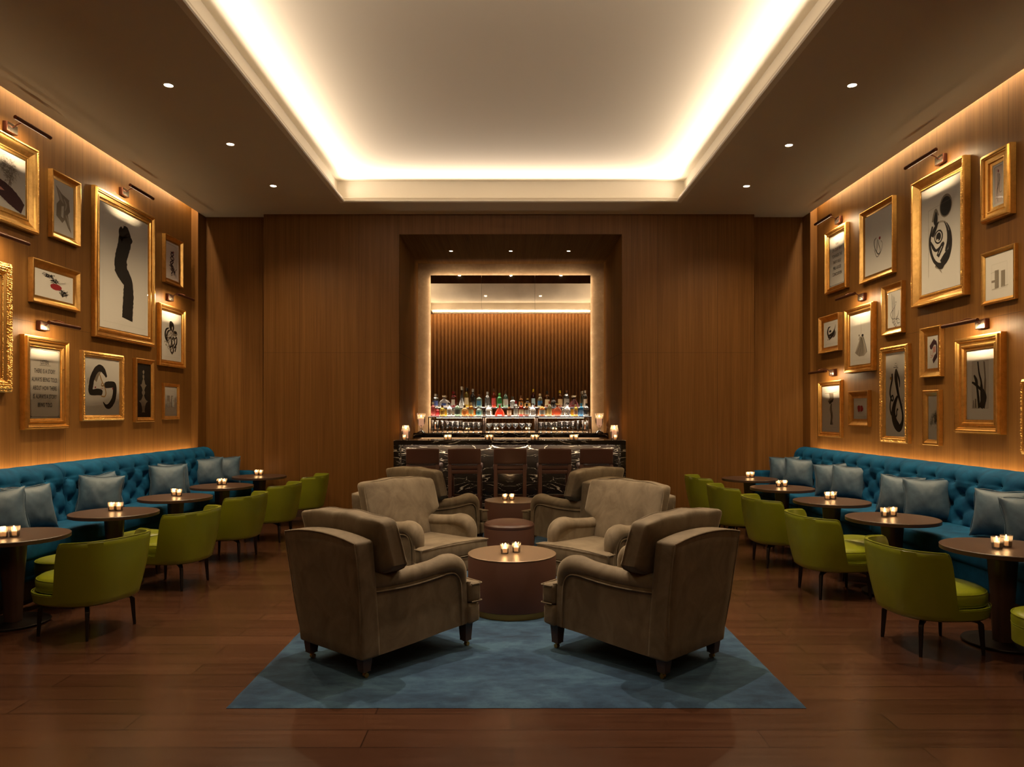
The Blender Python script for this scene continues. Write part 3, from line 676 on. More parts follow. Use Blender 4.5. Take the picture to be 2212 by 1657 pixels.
# ---------------------------------------------------------------- candles
def flame_mesh(z, s=1.0):
    b = bm_(); lathe(b, [(.0008 * s, z), (.0042 * s, z + .005 * s), (.0046 * s, z + .009 * s), (.0026 * s, z + .016 * s), (.0004, z + .024 * s)], seg=10); return b
def make_votive():
    t = thing('votive_candle', 'x', 'candle')
    b = bm_(); lathe(b, [(.026, 0), (.0275, .002), (.0335, .076), (.0345, .078)], seg=24, n=3, cap1=False)
    lathe(b, [(.0325, .078), (.0255, .010), (.001, .009)], seg=24, n=3, cap0=False, cap1=False); put('glass_cup', b, CUPG, t)
    b = bm_(); lathe(b, [(.022, .012), (.0245, .040), (.0245, .044), (.018, .046), (.003, .045)], seg=20); w_ = put('wax', b, WAX, t)
    b = bm_(); tube(b, [(0, 0, .044), (.001, 0, .052)], .0009, 6); put('wick', b, BLACKM, w_)
    put('flame', flame_mesh(.051, .9), FLAME, t)
    return t
VOT = make_votive(); used = [0]
def votive(x, y, z, label, power=.55):
    global VOT
    if not used[0]: used[0] = 1; VOT.location = (x, y, z); VOT['label'] = label; VOT['group'] = 'lit votive candles'
    else: dup(VOT, (x, y, z), random.uniform(0, 3), label, 'lit votive candles')
    if power: lamp('POINT', (x, y, z + .068), power, CANDLE, (0, 0, 0), 'candle_light', shadow_soft_size=.012)
random.seed(5)
for i, (p, q) in enumerate(((963.4, 971.2), (1052.3, 1061.0), (1151.0, 1159.2), (1234.8, 1244.4))):
    for j, r in enumerate((p, q)):
        Y = 10.52 + .03 * j; votive((r - CX) * Y / F, Y, BZ, f'{("left", "right")[j]} candle of the {ORD[i]} pair along the bar top', .35)
votive((873.6 - CX) * 10.48 / F, 10.48, BZ, 'small votive in front of the left hurricane lamp on the bar', .3)
votive((1329. - CX) * 10.48 / F, 10.48, BZ, 'small votive in front of the right hurricane lamp on the bar', .3)

def hurricane(x, y, z, footed, label):
    t = thing('hurricane_candle', label, 'candle holder', (x, y, z), 0, 'hurricane candles at the bar ends')
    b = bm_()
    if footed:
        pr = [(.072, 0), (.066, .012), (.030, .035), (.018, .06), (.016, .085), (.024, .11), (.050, .14), (.066, .19), (.068, .27), (.070, .31), (.082, .338)]
        w0, w1, wr = .135, .265, .046
    else:
        pr = [(.052, 0), (.048, .01), (.042, .035), (.052, .06), (.064, .10), (.062, .15), (.050, .185), (.050, .20), (.056, .212)]
        w0, w1, wr = .02, .155, .036
    lathe(b, pr, seg=32, cap1=False); put('glass_vase', b, CUPG, t)
    b = bm_(); lathe(b, [(wr, w0), (wr, w1 - .004), (wr - .005, w1), (.004, w1 - .003)], seg=24); wx = put('pillar_wax', b, WAXP, t)
    b = bm_(); tube(b, [(0, 0, w1 - .003), (.001, 0, w1 + .008)], .0012, 6); put('wick', b, BLACKM, wx)
    put('flame', flame_mesh(w1 + .006, 1.7), FLAME, t)
    lamp('POINT', (x, y, z + w1 + .03), 2.2, CANDLE, (0, 0, 0), 'candle_light', shadow_soft_size=.015)
Y = 10.75
hurricane((876.5 - CX) * Y / F, Y, BZ, False, 'round bellied hurricane candle on the left end of the bar')
hurricane((1327. - CX) * Y / F, Y, BZ, False, 'round bellied hurricane candle on the right end of the bar')
Y = 12.45
hurricane((910.0 - CX) * Y / F, Y, 1.2075, True, 'tall footed hurricane candle left of the bottle shelf')
hurricane((1294.5 - CX) * Y / F, Y, 1.2075, True, 'tall footed hurricane candle right of the bottle shelf')

# ---------------------------------------------------------------- bar stools
def make_stool():
    t = thing('bar_stool', 'x', 'bar stool')
    b = bm_()
    def bk(p, q):
        q.y += .03 * (q.z - .85) / .2 * -1 + .012 * (1 - (q.x / .23) ** 2) * -1; q.z += .006 * (1 - (q.x / .23) ** 2) * (1 if p.z > 0 else 0); return q
    rbox(b, (0, .02, .955), (.226, .024, .106), .014, 8, bk); put('backrest', b, BROWNL, t)
    b = bm_(); rbox(b, (0, .235, .805), (.236, .225, .038), .025, 8, lambda p, q: q + Vector((0, 0, .012 * (1 - p.x * p.x) * (1 - p.y * p.y) if p.z > 0 else 0))); put('seat', b, BROWNL, t)
    b = bm_(); box(b, -.225, .225, .012, .44, .715, .768, .008); put('seat_frame', b, BROWNL, t)
    for x in (-.20, .20):
        for y in (.025, .43):
            top = .86 if y < .1 else .715
            b = bm_(); v = box(b, x - .024, x + .024, y - .02, y + .02, 0, top, .004)
            put('leg', b, BROWNL, t)
    b = bm_(); box(b, -.176, .176, .415, .445, .35, .385, .003); put('footrest', b, BROWNL, t)
    b = bm_(); box(b, -.176, .176, .413, .447, .3852, .391, .001); put('footrest_plate', b, STEEL, t, label='polished metal plate on the footrest')
    for x in (-.20, .20): b = bm_(); box(b, x - .018, x + .018, .046, .409, .325, .365, .003); put('stretcher', b, BROWNL, t)
    b = bm_(); box(b, -.176, .176, .008, .042, .30, .335, .003); put('stretcher', b, BROWNL, t)
    return t
st = make_stool()
for i, x in enumerate((-1.22, -.65, -.025, .586, 1.153)):
    lab = 'brown leather bar stool, ' + ('leftmost at the bar', 'second from the left at the bar', 'middle one of the five at the bar', 'second from the right at the bar', 'rightmost at the bar')[i]
    if i == 0: st.location = (x, 9.93, 0); st['label'] = lab; st['group'] = 'bar stools'
    else: dup(st, (x, 9.93, 0), 0, lab, 'bar stools')

# ---------------------------------------------------------------- drum tables and ottoman
def drum(y, label):
    t = thing('drum_table', label, 'coffee table', (0, y, RZ), 0, 'round leather drum tables')
    b = bm_(); lathe(b, [(.326, 0), (.326, .045)], seg=96); put('brass_base', b, BRASS, t)
    b = bm_(); lathe(b, [(.334, .0455), (.343, .05), (.344, .425), (.341, .431)], seg=96); put('drum_body', b, BROWNL, t)
    b = bm_(); lathe(b, [(.343, .4312), (.344, .438), (.340, .441), (.001, .441)], seg=96); put('table_top', b, TABLET, t)
drum(5.68, 'round brown drum table with a brass base, nearest the camera')
drum(9.14, 'round brown drum table behind the ottoman, nearer the bar')
t = thing('ottoman', 'round brown leather ottoman between the two drum tables', 'ottoman', (-.03, 7.77, RZ))
b = bm_(); lathe(b, [(.262, 0), (.268, .006), (.270, .31), (.268, .316)], seg=72); put('ottoman_body', b, BROWNL, t)
b = bm_(); lathe(b, [(.268, .3165), (.271, .322), (.270, .345), (.255, .364), (.20, .380), (.10, .388), (.001, .39)], seg=72); put('seat_cushion', b, BROWNL, t)
Zt = RZ + .441
votive((1090.0 - CX) * 5.6 / F, 5.645, Zt, 'left candle on the near brown drum table', .6); votive((1115.6 - CX) * 5.68 / F, 5.70, Zt, 'right candle on the near brown drum table', .6)
votive((1090.5 - CX) * 9.1 / F, 9.12, Zt, 'left candle on the drum table nearer the bar', .6); votive((1105.9 - CX) * 9.1 / F, 9.11, Zt, 'right candle on the drum table nearer the bar', .6)

# ---------------------------------------------------------------- armchairs (origin at the middle of the rear edge, facing local +Y)
def make_armchair():
    t = thing('armchair', 'x', 'armchair')
    D1, D2 = .805, .905
    hw = lambda y: .300 + .055 * max(0, y) / .8           # outer half width of the side panels
    def slope(v): v.co.z += (.055 * max(0, v.co.y) / .9 - .012 * math.sin(PI * min(1, max(0, v.co.y / .9)))) if v.co.z < .16 else 0
    b = bm_(); prism(b, [(-.285, .0), (.285, .0), (hw(D1) - .03, D1), (-hw(D1) + .03, D1)], .115, .30, .012); 
    prism(b, [(-.388, D1), (.388, D1), (.384, D2), (-.384, D2)], .115, .292, .018, 3)
    for v in b.verts: slope(v)
    put('base', b, TAUPE, t)
    ztop = lambda y: .602 - .020 * math.sin(PI * min(1, max(0, (y - .02) / .66))) + .02 * max(0, y) / .7
    for s in (-1, 1):
        b = bm_(); out = []
        ys = [.02 + .70 * i / 14 for i in range(15)]
        prof = [(y, ztop(y) - .075) for y in ys] + [(.775, .50), (.80, .42), (.805, .30), (.805, .165)]
        bot = [(.6, .125 + .03), (.4, .125 + .012), (.2, .125), (.02, .118)]
        poly = prof + bot; Rw = []
        for d in (0, -.095):
            Rw.append([b.verts.new((s * (hw(y) + d + (.006 * math.sin(PI * min(1, max(0, (z - .12) / .45))) if d == 0 else 0)), y, z)) for y, z in poly])
        n = len(poly)
        b.faces.new(Rw[0] if s < 0 else Rw[0][::-1]); b.faces.new(Rw[1][::-1] if s < 0 else Rw[1])
        for i in range(n): b.faces.new((Rw[0][i], Rw[0][(i + 1) % n], Rw[1][(i + 1) % n], Rw[1][i]))
        bmesh.ops.recalc_face_normals(b, faces=b.faces)
        arm = put('arm', b, TAUPE, t)
        # rolled top that scrolls down the front
        path = [(s * (hw(y) - .045), y, ztop(y) - .052) for y in [.0 + .66 * i / 12 for i in range(13)]]
        path += [(s * (hw(.7) - .045), .715, .556), (s * (hw(.75) - .045), .752, .530), (s * (hw(.78) - .045), .772, .49), (s * (hw(.79) - .046), .780, .43), (s * (hw(.79) - .048), .779, .36), (s * (hw(.79) - .05), .776, .295)]
        rr = [.050] * 11 + [.054, .058, .060, .058, .052, .045, .040, .038]
        b = bm_(); tube(b, smooth_pts(path, 3), [.062 * r / .055 for r, in smooth_pts([(r,) for r in rr], 3)], 16, sx=1.0); put('arm_roll', b, TAUPE, arm)
        # piping along the outer edge
        pp = [(s * (hw(y) + .010), y, ztop(y) - .100) for y in [.01 + .62 * i / 10 for i in range(11)]]
        pp += [(s * (hw(.68) + .010), .69, .510), (s * (hw(.72) + .010), .728, .478), (s * (hw(.74) + .010), .745, .43), (s * (hw(.75) + .010), .752, .33), (s * (hw(.76) + .006), .762, .165)]
        b = bm_(); tube(b, smooth_pts(pp, 3), .0055, 6); put('piping', b, TAUPE, arm)
    # outer back: leans and flares upwards, arched top
    b = bm_()
    def bk(p, q):
        h = (q.z - .115) / .68; q.x *= 1 + .13 * h; q.y += -.085 * h ** 1.2; q.y += .04 * h * (1 if p.y > 0 else 0) * -1 * 0
        if p.z > 0: q.z += .035 * (1 - (q.x / .36) ** 2) * p.z
        return q
    rbox(b, (0, .065, .46), (.312, .068, .345), .018, 12, bk); br = put('backrest', b, TAUPE, t)
    b = bm_(); e_ = [(-.296, -.7), (-.312, -.2), (-.312, .3), (-.312, .7), (-.304, .96), (-.28, .985), (-.1, .99), (.1, .99), (.28, .985), (.304, .96), (.312, .7), (.312, .3), (.312, -.2), (.296, -.7)]
    tube(b, [tuple(bk(Vector((x / .312, -1, zz)), Vector((x, -.001, .46 + .345 * zz)))) for x, zz in smooth_pts(e_, 3)], .0045, 6); put('piping', b, TAUPE, br)
    # back cushion, T shaped above the arms
    b = bm_()
    def bc(p, q):
        k = min(1, max(0, (q.z - .56) / .09)); k = k * k * (3 - 2 * k); hwid = .262 + (.405 - .262) * k
        q.x = p.x * hwid; h = (q.z - .40) / .5; q.y += -.155 * h; th = .62 + .38 * (1 - abs(p.x) ** 3) * (1 - abs(p.z) ** 3); q.y = q.y + (p.y * .105) * (th - 1)
        if p.z > 0: q.z += .028 * (1 - p.x * p.x) * p.z + .004 * math.sin(9 * p.x)
        return q
    rbox(b, (0, .275, .650), (.4, .105, .262), .035, 18, bc); cu = put('back_cushion', b, TAUPE, t)
    # piping on the cushion edge
    b = bm_(); pp = []
    for k in range(60):
        a = 2 * PI * k / 60; ca, sa = math.cos(a), math.sin(a); m = (abs(ca) ** 12 + abs(sa) ** 12) ** (-1 / 12)
        p = Vector((ca * m, .0, sa * m)); pp.append(bc(Vector((p.x, .75, p.z)), Vector((p.x * .4, .275 + .075 , .650 + p.z * .262))))
    tube(b, [(p.x * 1.006, p.y, p.z) for p in pp], .005, 6, closed=True); put('piping', b, TAUPE, cu)
    # T seat cushion
    b = bm_(); hi = .250
    prism(b, [(-hi, .20), (hi, .20), (hi + .01, .815), (.384, .818), (.392, .910), (-.392, .910), (-.384, .818), (-hi - .01, .815)], .300, .425, .022, 3)
    for v in b.verts:
        if v.co.z > .36: v.co.z += .018 * (1 - (v.co.x / .42) ** 2)
    sc = put('seat_cushion', b, TAUPE, t, smooth=60)
    b = bm_(); P = [(-.386, .822), (-.394, .905), (-.388, .914), (.388, .914), (.394, .905), (.386, .822)]
    for z in (.417, .306): tube(b, [(x, y, z + (.018 * (1 - (x / .42) ** 2) if z > .4 else 0)) for x, y in (P[:3] + [(-.2, .914), (0, .914), (.2, .914)] + P[3:])], .0048, 6)
    put('piping', b, TAUPE, sc)
    for x, y in ((-.262, .05), (.262, .05), (-.305, .848), (.305, .848)):
        zt = .12 + .05 * (y > .5); b = bm_(); lathe(b, [(.036, .040), (.039, .042), (.037, .048), (.050, zt + .012)], (x, y, 0), 4, rot=PI / 4); lg = put('leg', b, DARKW, t, smooth=20)
        b = bm_(); box(b, x - .016, x + .016, y - .016, y + .016, .032, .0398, .002); tube(b, [(x, y, .034), (x + .006, y + .008, .022)], .005, 8)
        tube(b, [(x - .010, y + .008, .0145), (x + .014, y + .008, .0145)], .0145, 16); put('caster', b, BRASS, lg, label='small brass caster wheel')
    return t
ac = make_armchair()
CH_ = [((-1.0875, 4.34), -40.4, 'taupe velvet armchair seen from behind, front left on the rug'),
       ((1.10, 4.331), 43.2, 'taupe velvet armchair seen from behind, front right on the rug'),
       ((-1.15, 6.76), -131.9, 'taupe velvet armchair facing the camera, left of the ottoman'),
       ((1.13, 6.56), 134.1, 'taupe velvet armchair facing the camera, right of the ottoman'),
       ((-1.16, 7.87), -40.4, 'taupe armchair half hidden at the far left, just before the bar stools'),
       ((1.02, 7.85), 43.2, 'taupe armchair half hidden at the far right, just before the bar stools')]
for i, ((x, y), a, lab) in enumerate(CH_):
    if i == 0: ac.location = (x, y, RZ); ac.rotation_euler = (0, 0, math.radians(a)); ac['label'] = lab; ac['group'] = 'taupe velvet armchairs'
    else: dup(ac, (x, y, RZ), math.radians(a), lab, 'taupe velvet armchairs')

# ---------------------------------------------------------------- green lounge chairs (facing local +X)
def make_green():
    t = thing('lounge_chair', 'x', 'chair')
    # curved shell: outer and inner surface with a rolled edge; angle 0 is the middle of the back (-X)
    A, Bz = .315, .235
    def top(a):
        d = abs(a)
        q_ = min(1, max(0, (math.radians(88) - d) / math.radians(16))); k = q_ ** 2.2 / (q_ ** 2.2 + (1 - q_) ** 2.2)
        return .318 + (.372 - .02 * (d / 1.7) ** 2) * k
    def pos(a, z, off):
        h = (z - Bz) / .455; r = .296 + off + .060 * h + .012 * math.sin(PI * min(1, h)) ; cy = 1.0
        e = 2.6; ca, sa = math.cos(a), math.sin(a); q = (abs(ca) ** e + abs(sa) ** e) ** (-1 / e)
        return (-r * q * ca * 1.02 - .02 * h, r * q * sa, z)
    na, nz = 180, 14; b = bm_(); rows = []
    for i in range(na):
        a = -PI + 2 * PI * i / na; T_ = top(a); row = []
        row.append(b.verts.new(pos(a, Bz, -.06)))
        row.append(b.verts.new(pos(a, Bz + .002, -.012)))
        for j in range(nz + 1):
            row.append(b.verts.new(pos(a, Bz + .014 + (T_ - Bz - .024) * j / nz, 0)))
        row.append(b.verts.new(pos(a, T_, -.010))); row.append(b.verts.new(pos(a, T_ - .002, -.024)))
        for j in range(5): row.append(b.verts.new(pos(a, T_ - .012 - (T_ - .30 - .012) * (j + 1) / 5, -.032)))
        rows.append(row)
    for i in range(na):
        p, q = rows[i], rows[(i + 1) % na]
        for j in range(len(p) - 1): b.faces.new((p[j], q[j], q[j + 1], p[j + 1]))
    b.faces.new([r[0] for r in rows])
    bmesh.ops.recalc_face_normals(b, faces=b.faces); sh = put('shell', b, GREEN, t, smooth=50)
    b = bm_(); pp = [pos(-PI + 2 * PI * i / 180, top(-PI + 2 * PI * i / 180) + .0012, -.004) for i in range(180)]; tube(b, pp, .0035, 6, closed=True); put('piping', b, GREEN, sh)
    # thick round seat cushion
    b = bm_(); rr = .278
    lathe(b, [(rr * .93, .305), (rr, .318), (rr * 1.035, .345), (rr * 1.04, .385), (rr * 1.0, .405), (rr * .93, .418), (rr * .75, .430), (rr * .4, .438), (.001, .440)], (.028, 0, 0), 64, n=2.3, sy=.97); sc = put('seat_cushion', b, GREEN, t, smooth=60)
    b = bm_()
    for z, r in ((.399, rr * 1.012), (.322, rr * 1.012)):
        pts = []
        for i in range(72):
            a = 2 * PI * i / 72; ca, sa = math.cos(a), math.sin(a); q = (abs(ca) ** 2.3 + abs(sa) ** 2.3) ** (-1 / 2.3); pts.append((.028 + r * q * ca, r * q * sa * .97, z))
        tube(b, pts, .004, 6, closed=True)
    put('piping', b, GREEN, sc)
    b = bm_(); lathe(b, [(.10, .212), (.10, .2345)], seg=24)
    put('swivel_plate', b, BLACKM, t)
    for k in range(4):
        a = PI / 4 + k * PI / 2; ca, sa = math.cos(a), math.sin(a); b = bm_()
        def P(r, z, w=0): return Vector((r * ca - w * sa, r * sa + w * ca, z))
        secs = [(.02, .223, .018, .010), (.20, .219, .015, .010), (.262, .214, .014, .013), (.283, .195, .013, .016), (.297, .0, .0085, .010)]
        R_ = []
        for i, (r, z, w_, h) in enumerate(secs):
            if i < 3: R_.append([b.verts.new(P(r, z + dz, dw)) for dz, dw in ((-h, -w_), (-h, w_), (h, w_), (h, -w_))])
            else: R_.append([b.verts.new(P(r + dr, z, dw)) for dr, dw in ((-h, -w_), (-h, w_), (h, w_), (h, -w_))])
        for p, q in zip(R_, R_[1:]):
            for j in range(4): b.faces.new((p[j], p[(j + 1) % 4], q[(j + 1) % 4], q[j]))
        b.faces.new(R_[0][::-1]); b.faces.new(R_[-1]); bmesh.ops.recalc_face_normals(b, faces=b.faces)
        bmesh.ops.bevel(b, geom=b.edges[:], offset=.002, segments=1, affect='EDGES'); put('leg', b, BLACKM, t)
    return t
gc = make_green(); gi = [0]
def green(x, y, a, lab):
    if not gi[0]: gi[0] = 1; gc.location = (x, y, 0); gc.rotation_euler = (0, 0, math.radians(a)); gc['label'] = lab; gc['group'] = 'olive green lounge chairs'
    else: dup(gc, (x, y, 0), math.radians(a), lab, 'olive green lounge chairs')
POSW = ['nearest the camera', 'second from the camera', 'third from the camera', 'fourth from the camera', 'nearest the bar wall']
for i, (x, y, a) in enumerate(((-3.03, 5.19, 164.5), (-3.05, 6.545, 173), (-3.02, 7.75, 176), (-2.98, 8.90, 178), (-2.95, 10.12, 180))):
    green(x, y, a, 'olive green leather chair in the left row, ' + POSW[i])
for i, (x, y, a) in enumerate(((2.79, 4.84, 4), (2.765, 6.245, 1), (2.76, 7.46, 0), (2.72, 8.65, 0), (2.755, 9.92, 0))):
    green(x, y, a, 'olive green leather chair in the right row, ' + POSW[i])
def make_pouf():
    t = thing('pouf', 'x', 'stool')
    b = bm_(); lathe(b, [(.205, .205), (.218, .21), (.221, .305), (.216, .312)], seg=56); put('drum_body', b, GREEN, t)
    b = bm_(); lathe(b, [(.216, .3125), (.221, .318), (.223, .345), (.218, .368), (.205, .382), (.15, .394), (.08, .399), (.001, .40)], seg=56); put('seat_cushion', b, GREEN, t)
    b = bm_()
    for z in (.3155, .371): tube(b, [(.2195 * math.cos(2 * PI * i / 64), .2195 * math.sin(2 * PI * i / 64), z) for i in range(64)], .0035, 6, closed=True)
    put('piping', b, GREEN, t)
    for k in range(4):
        a = PI / 4 + k * PI / 2; b = bm_(); x, y = .165 * math.cos(a), .165 * math.sin(a)
        r = lathe(b, [(.011, 0), (.019, .2045)], (0, 0, 0), 4, rot=PI / 4 + a)
        for v in b.verts: v.co.x += x + .02 * math.cos(a) * (1 - v.co.z / .2); v.co.y += y + .02 * math.sin(a) * (1 - v.co.z / .2)
        put('leg', b, BLACKM, t, smooth=20)
    return t
pf = make_pouf()
for i, (x, y, lab) in enumerate(((-3.60, 5.88, 'round green leather pouf behind the nearest left table'), (-3.59, 7.08, 'round green leather pouf behind the second left table'),
     (3.15, 4.20, 'round green leather pouf cut off by the right edge of the picture'), (3.21, 6.76, 'round green leather pouf behind the second right green chair'),
     (3.10, 8.12, 'round green leather pouf beyond the third right green chair'), (3.08, 9.35, 'round green leather pouf beyond the fourth right green chair'))):
    if i == 0: pf.location = (x, y, 0); pf['label'] = lab; pf['group'] = 'green leather poufs'
    else: dup(pf, (x, y, 0), .4 * i, lab, 'green leather poufs')

# ---------------------------------------------------------------- pedestal tables
def make_cafe():
    t = thing('pedestal_table', 'x', 'table')
    b = bm_(); lathe(b, [(.362, .617), (.370, .620), (.371, .646), (.366, .650), (.001, .650)], seg=72); put('table_top', b, TABLEW, t)
    b = bm_(); lathe(b, [(.052, .0185), (.060, .25), (.082, .6165)], seg=28, n=3.2); put('column', b, TABLEW, t)
    b = bm_(); lathe(b, [(.240, 0), (.242, .004), (.242, .014), (.238, .018), (.001, .018)], seg=56); put('base_plate', b, BLACKM, t)
    return t
ct = make_cafe(); ti = [0]
LT = [(-3.68, 5.36), (-3.61, 6.60), (-3.61, 7.80), (-3.59, 9.00), (-3.60, 10.36)]
RT = [(3.30, 4.89), (3.265, 6.24), (3.275, 7.45), (3.26, 8.77), (3.27, 10.0)]
for row, side in ((LT, 'left'), (RT, 'right')):
    for i, (x, y) in enumerate(row):
        lab = f'dark brown round pedestal table in the {side} row, {POSW[i]}'
        if not ti[0]: ti[0] = 1; ct.location = (x, y, 0); ct['label'] = lab; ct['group'] = 'dark brown pedestal tables'
        else: dup(ct, (x, y, 0), .3 * i, lab, 'dark brown pedestal tables')
CL = [((6.5, 1161), (31.6, 1159)), ((241.7, 1103), (257.2, 1103)), ((376.2, 1071), (386.2, 1072)), ((474.2, 1047), (484.0, 1047)), ((553.7, 1026.5), (563., 1026.5))]
CR = [((2154, 1184.5), (2174, 1181)), ((1911.2, 1116), (1928.5, 1114.5)), ((1787.7, 1079), (1799.8, 1078)), ((1682.4, 1051.5), (1695.4, 1051)), ((1616., 1031.5), (1624.8, 1031))]
for row, side in ((CL, 'left'), (CR, 'right')):
    for i, pr in enumerate(row):
        for j, (px, py) in enumerate(pr):
            Y = .90 * F / (py - CY); votive((px - CX) * Y / F, Y, .65, f'{("left", "right")[j]} candle on the {side} row table {POSW[i]}', .5)

# ---------------------------------------------------------------- tufted sofas along the walls
def sofa(side):
    s = -1 if side == 'left' else 1; wall = XL if s < 0 else XR; Y0, Y1_ = 3.2, 10.90
    front = -3.86 if s < 0 else 3.55
    t = thing('sofa', ('long teal velvet button tufted sofa along the left wall, back split in sections' if s < 0 else 'long teal velvet button tufted sofa along the right wall with one continuous back'), 'sofa', (wall - s * .5, 7.0, 0)); O = (wall - s * .5, 7.0, 0)
    W_ = lambda d: wall - s * d
    seams = [3.2, 3.55, 5.35, 7.17, 8.95, 10.80] if s < 0 else [3.2, 10.80]
    prof = smooth_pts([(.335, .44), (.315, .56), (.295, .68), (.285, .79), (.282, .88), (.268, .945), (.225, .985), (.165, 1.0), (.125, .985), (.108, .93), (.105, .6), (.105, .3)], 7)
    # normals along the profile
    P = [Vector((d, 0, z)) for d, z in prof]; Nn = []
    for i in range(len(P)):
        a, c = P[max(0, i - 1)], P[min(len(P) - 1, i + 1)]; tg = (c - a).normalized(); Nn.append(Vector((tg.z, 0, -tg.x)))
    arc = [0]
    for a, c in zip(P, P[1:]): arc.append(arc[-1] + (c - a).length)
    dx, dz = .330, .112; rows_top = .47    # arc length of the top button row
    def h(y, i, ya, yb):
        u = y / dx; v = (rows_top - arc[i]) / (dz * 2)
        e = min(1, (y - ya) / .03, (yb - y) / .03); e = max(0, e); edge = -.05 * (1 - e) ** 2
        if s > 0 and ya > 3.3 and yb < 10.7: edge = 0
        if arc[i] < rows_top:
            A = abs(math.sin(PI * (u + v))); B_ = abs(math.sin(PI * (u - v))); k = (A * B_) ** .30
            fu = (u + v + .5) % 1 - .5; fw = (u - v + .5) % 1 - .5
            r = math.hypot(fu, fw); dimp = math.exp(-(r / .22) ** 1.3)
            wr = .0022 * math.sin(40 * (fu - fw) + 5 * fu) * math.exp(-(r / .4) ** 2)
            out = .030 + .020 * k - .052 * dimp + wr * 1.6
            low = min(1, arc[i] / .05); return out * low + edge
        fade = max(0, 1 - (arc[i] - rows_top) / .22)
        A = abs(math.sin(PI * u)); return (.050 * (1 - .45 * (1 - A ** .4) * fade) * max(0, 1 - max(0, arc[i] - rows_top - .22) / .12) - .052 * math.exp(-((((u + .5) % 1 - .5) / .20) ** 2 + ((arc[i] - rows_top) / .045) ** 2) ** .65)) + edge
    for ya, yb in zip(seams, seams[1:]):
        ny = max(8, int((yb - ya) / .016)); b = bm_()
        def PP(i, j):
            y = ya + (yb - ya) * i / ny; hh = h(y, j, ya, yb); q = P[j] + Nn[j] * -hh * -1
            return (wall - s * q.x, y, q.z)
        V = grid(b, PP, ny + 1, len(P), flip=(s > 0))
        for r in (V[0], V[-1]):
            try: b.faces.new(r)
            except ValueError: pass
        bmesh.ops.recalc_face_normals(b, faces=b.faces)
        # fabric covered buttons in the dimples
        for y in [k * dx / 2 for k in range(int(ya / dx * 2), int(yb / dx * 2) + 1)]:
            if not (ya + .04 < y < yb - .04): continue
            for r in range(4):
                k = round(y / dx * 2)
                if (k + r) % 2: continue
                al = rows_top - r * dz; j = min(range(len(arc)), key=lambda q: abs(arc[q] - al)); hh = h(y, j, ya, yb); q = P[j] + Nn[j] * hh
                bmesh.ops.create_icosphere(b, subdivisions=1, radius=.011, matrix=Matrix.Translation((wall - s * (q.x + .003), y, q.z)))
        put('tufted_back', b, TEAL, t, O, smooth=180)
    # seat cushions
    ss = [3.2, 3.55, 5.35, 7.17, 8.95, 10.80] if s < 0 else [3.2, 3.5, 5.35, 7.2, 9.04, 10.80]
    for ya, yb in zip(ss, ss[1:]):
        b = bm_(); x0, x1 = sorted((W_(.315), front)); L2 = (yb - ya) / 2
        box(b, x0, x1, ya + .003, yb - .003, .365, .500, .028, 4)
        bmesh.ops.subdivide_edges(b, edges=[e for e in b.edges if e.calc_length() > .3], cuts=6, use_grid_fill=True)
        for v in b.verts:
            if v.co.z > .49: v.co.z += .014 * (1 - ((v.co.y - ya - L2) / L2) ** 4)
        put('seat_cushion', b, TEAL, t, O, smooth=60)
    b = bm_(); x0, x1 = sorted((W_(.12), front + s * .03)); box(b, x0, x1, Y0, 10.8, .19, .364, .012); put('base', b, TEAL, t, O)
    b = bm_(); x0, x1 = sorted((W_(.14), front + s * .16)); box(b, x0, x1, Y0 + .02, 10.78, 0, .189); put('toe_kick', b, DARKW, t, O)
    # end arm at the far end
    b = bm_(); x0, x1 = sorted((W_(.14), front - s * .01)); cushion(b, ((x0 + x1) / 2, 10.885, .43), ((x1 - x0) / 2, .06, .26), 12, 10); put('arm', b, TEAL, t, O)
    return t
sofa('left'); sofa('right')

# throw pillows
def make_pillow(seed=0):
    t = thing('throw_pillow', 'x', 'pillow'); b = bm_(); n = 26
    def surf(sgn):
        def P(i, j):
            u, v = -1 + 2 * i / n, -1 + 2 * j / n; th = max(0, (1 - abs(u) ** 2.6) * (1 - abs(v) ** 2.6)) ** .55
            k = 1 - .11 * (1 - abs(v) ** 2) * abs(u) ** 2; k2 = 1 - .11 * (1 - abs(u) ** 2) * abs(v) ** 2
            wr = .009 * noise.noise((u * 2.2 + seed + .8 * v, v * 1.6, sgn * 3)) + .003 * noise.noise((u * 7, v * 3 + seed, sgn)) * (1 - abs(u) ** 6)
            return (.225 * u * k, sgn * (.088 * th + wr * th), .225 + .225 * v * k2)
        return P
    grid(b, surf(-1), n + 1, n + 1); grid(b, surf(1), n + 1, n + 1, flip=True); bmesh.ops.remove_doubles(b, verts=b.verts, dist=.0008); bmesh.ops.recalc_face_normals(b, faces=b.faces)
    body = put('cover', b, SATIN, t, smooth=70)
    b = bm_(); tube(b, [(.225 * math.cos(a) * m * .985, 0, .225 + .225 * math.sin(a) * m * .985) for a, m in [(2 * PI * k / 64, (abs(math.cos(2 * PI * k / 64)) ** 9 + abs(math.sin(2 * PI * k / 64)) ** 9) ** (-1 / 9) * (1 - .09 * math.cos(2 * (2 * PI * k / 64)) ** 2)) for k in range(64)]], .0035, 6, closed=True); put('piping', b, SATIN, body)
    return t
pp_ = make_pillow(1); pi_ = [0]
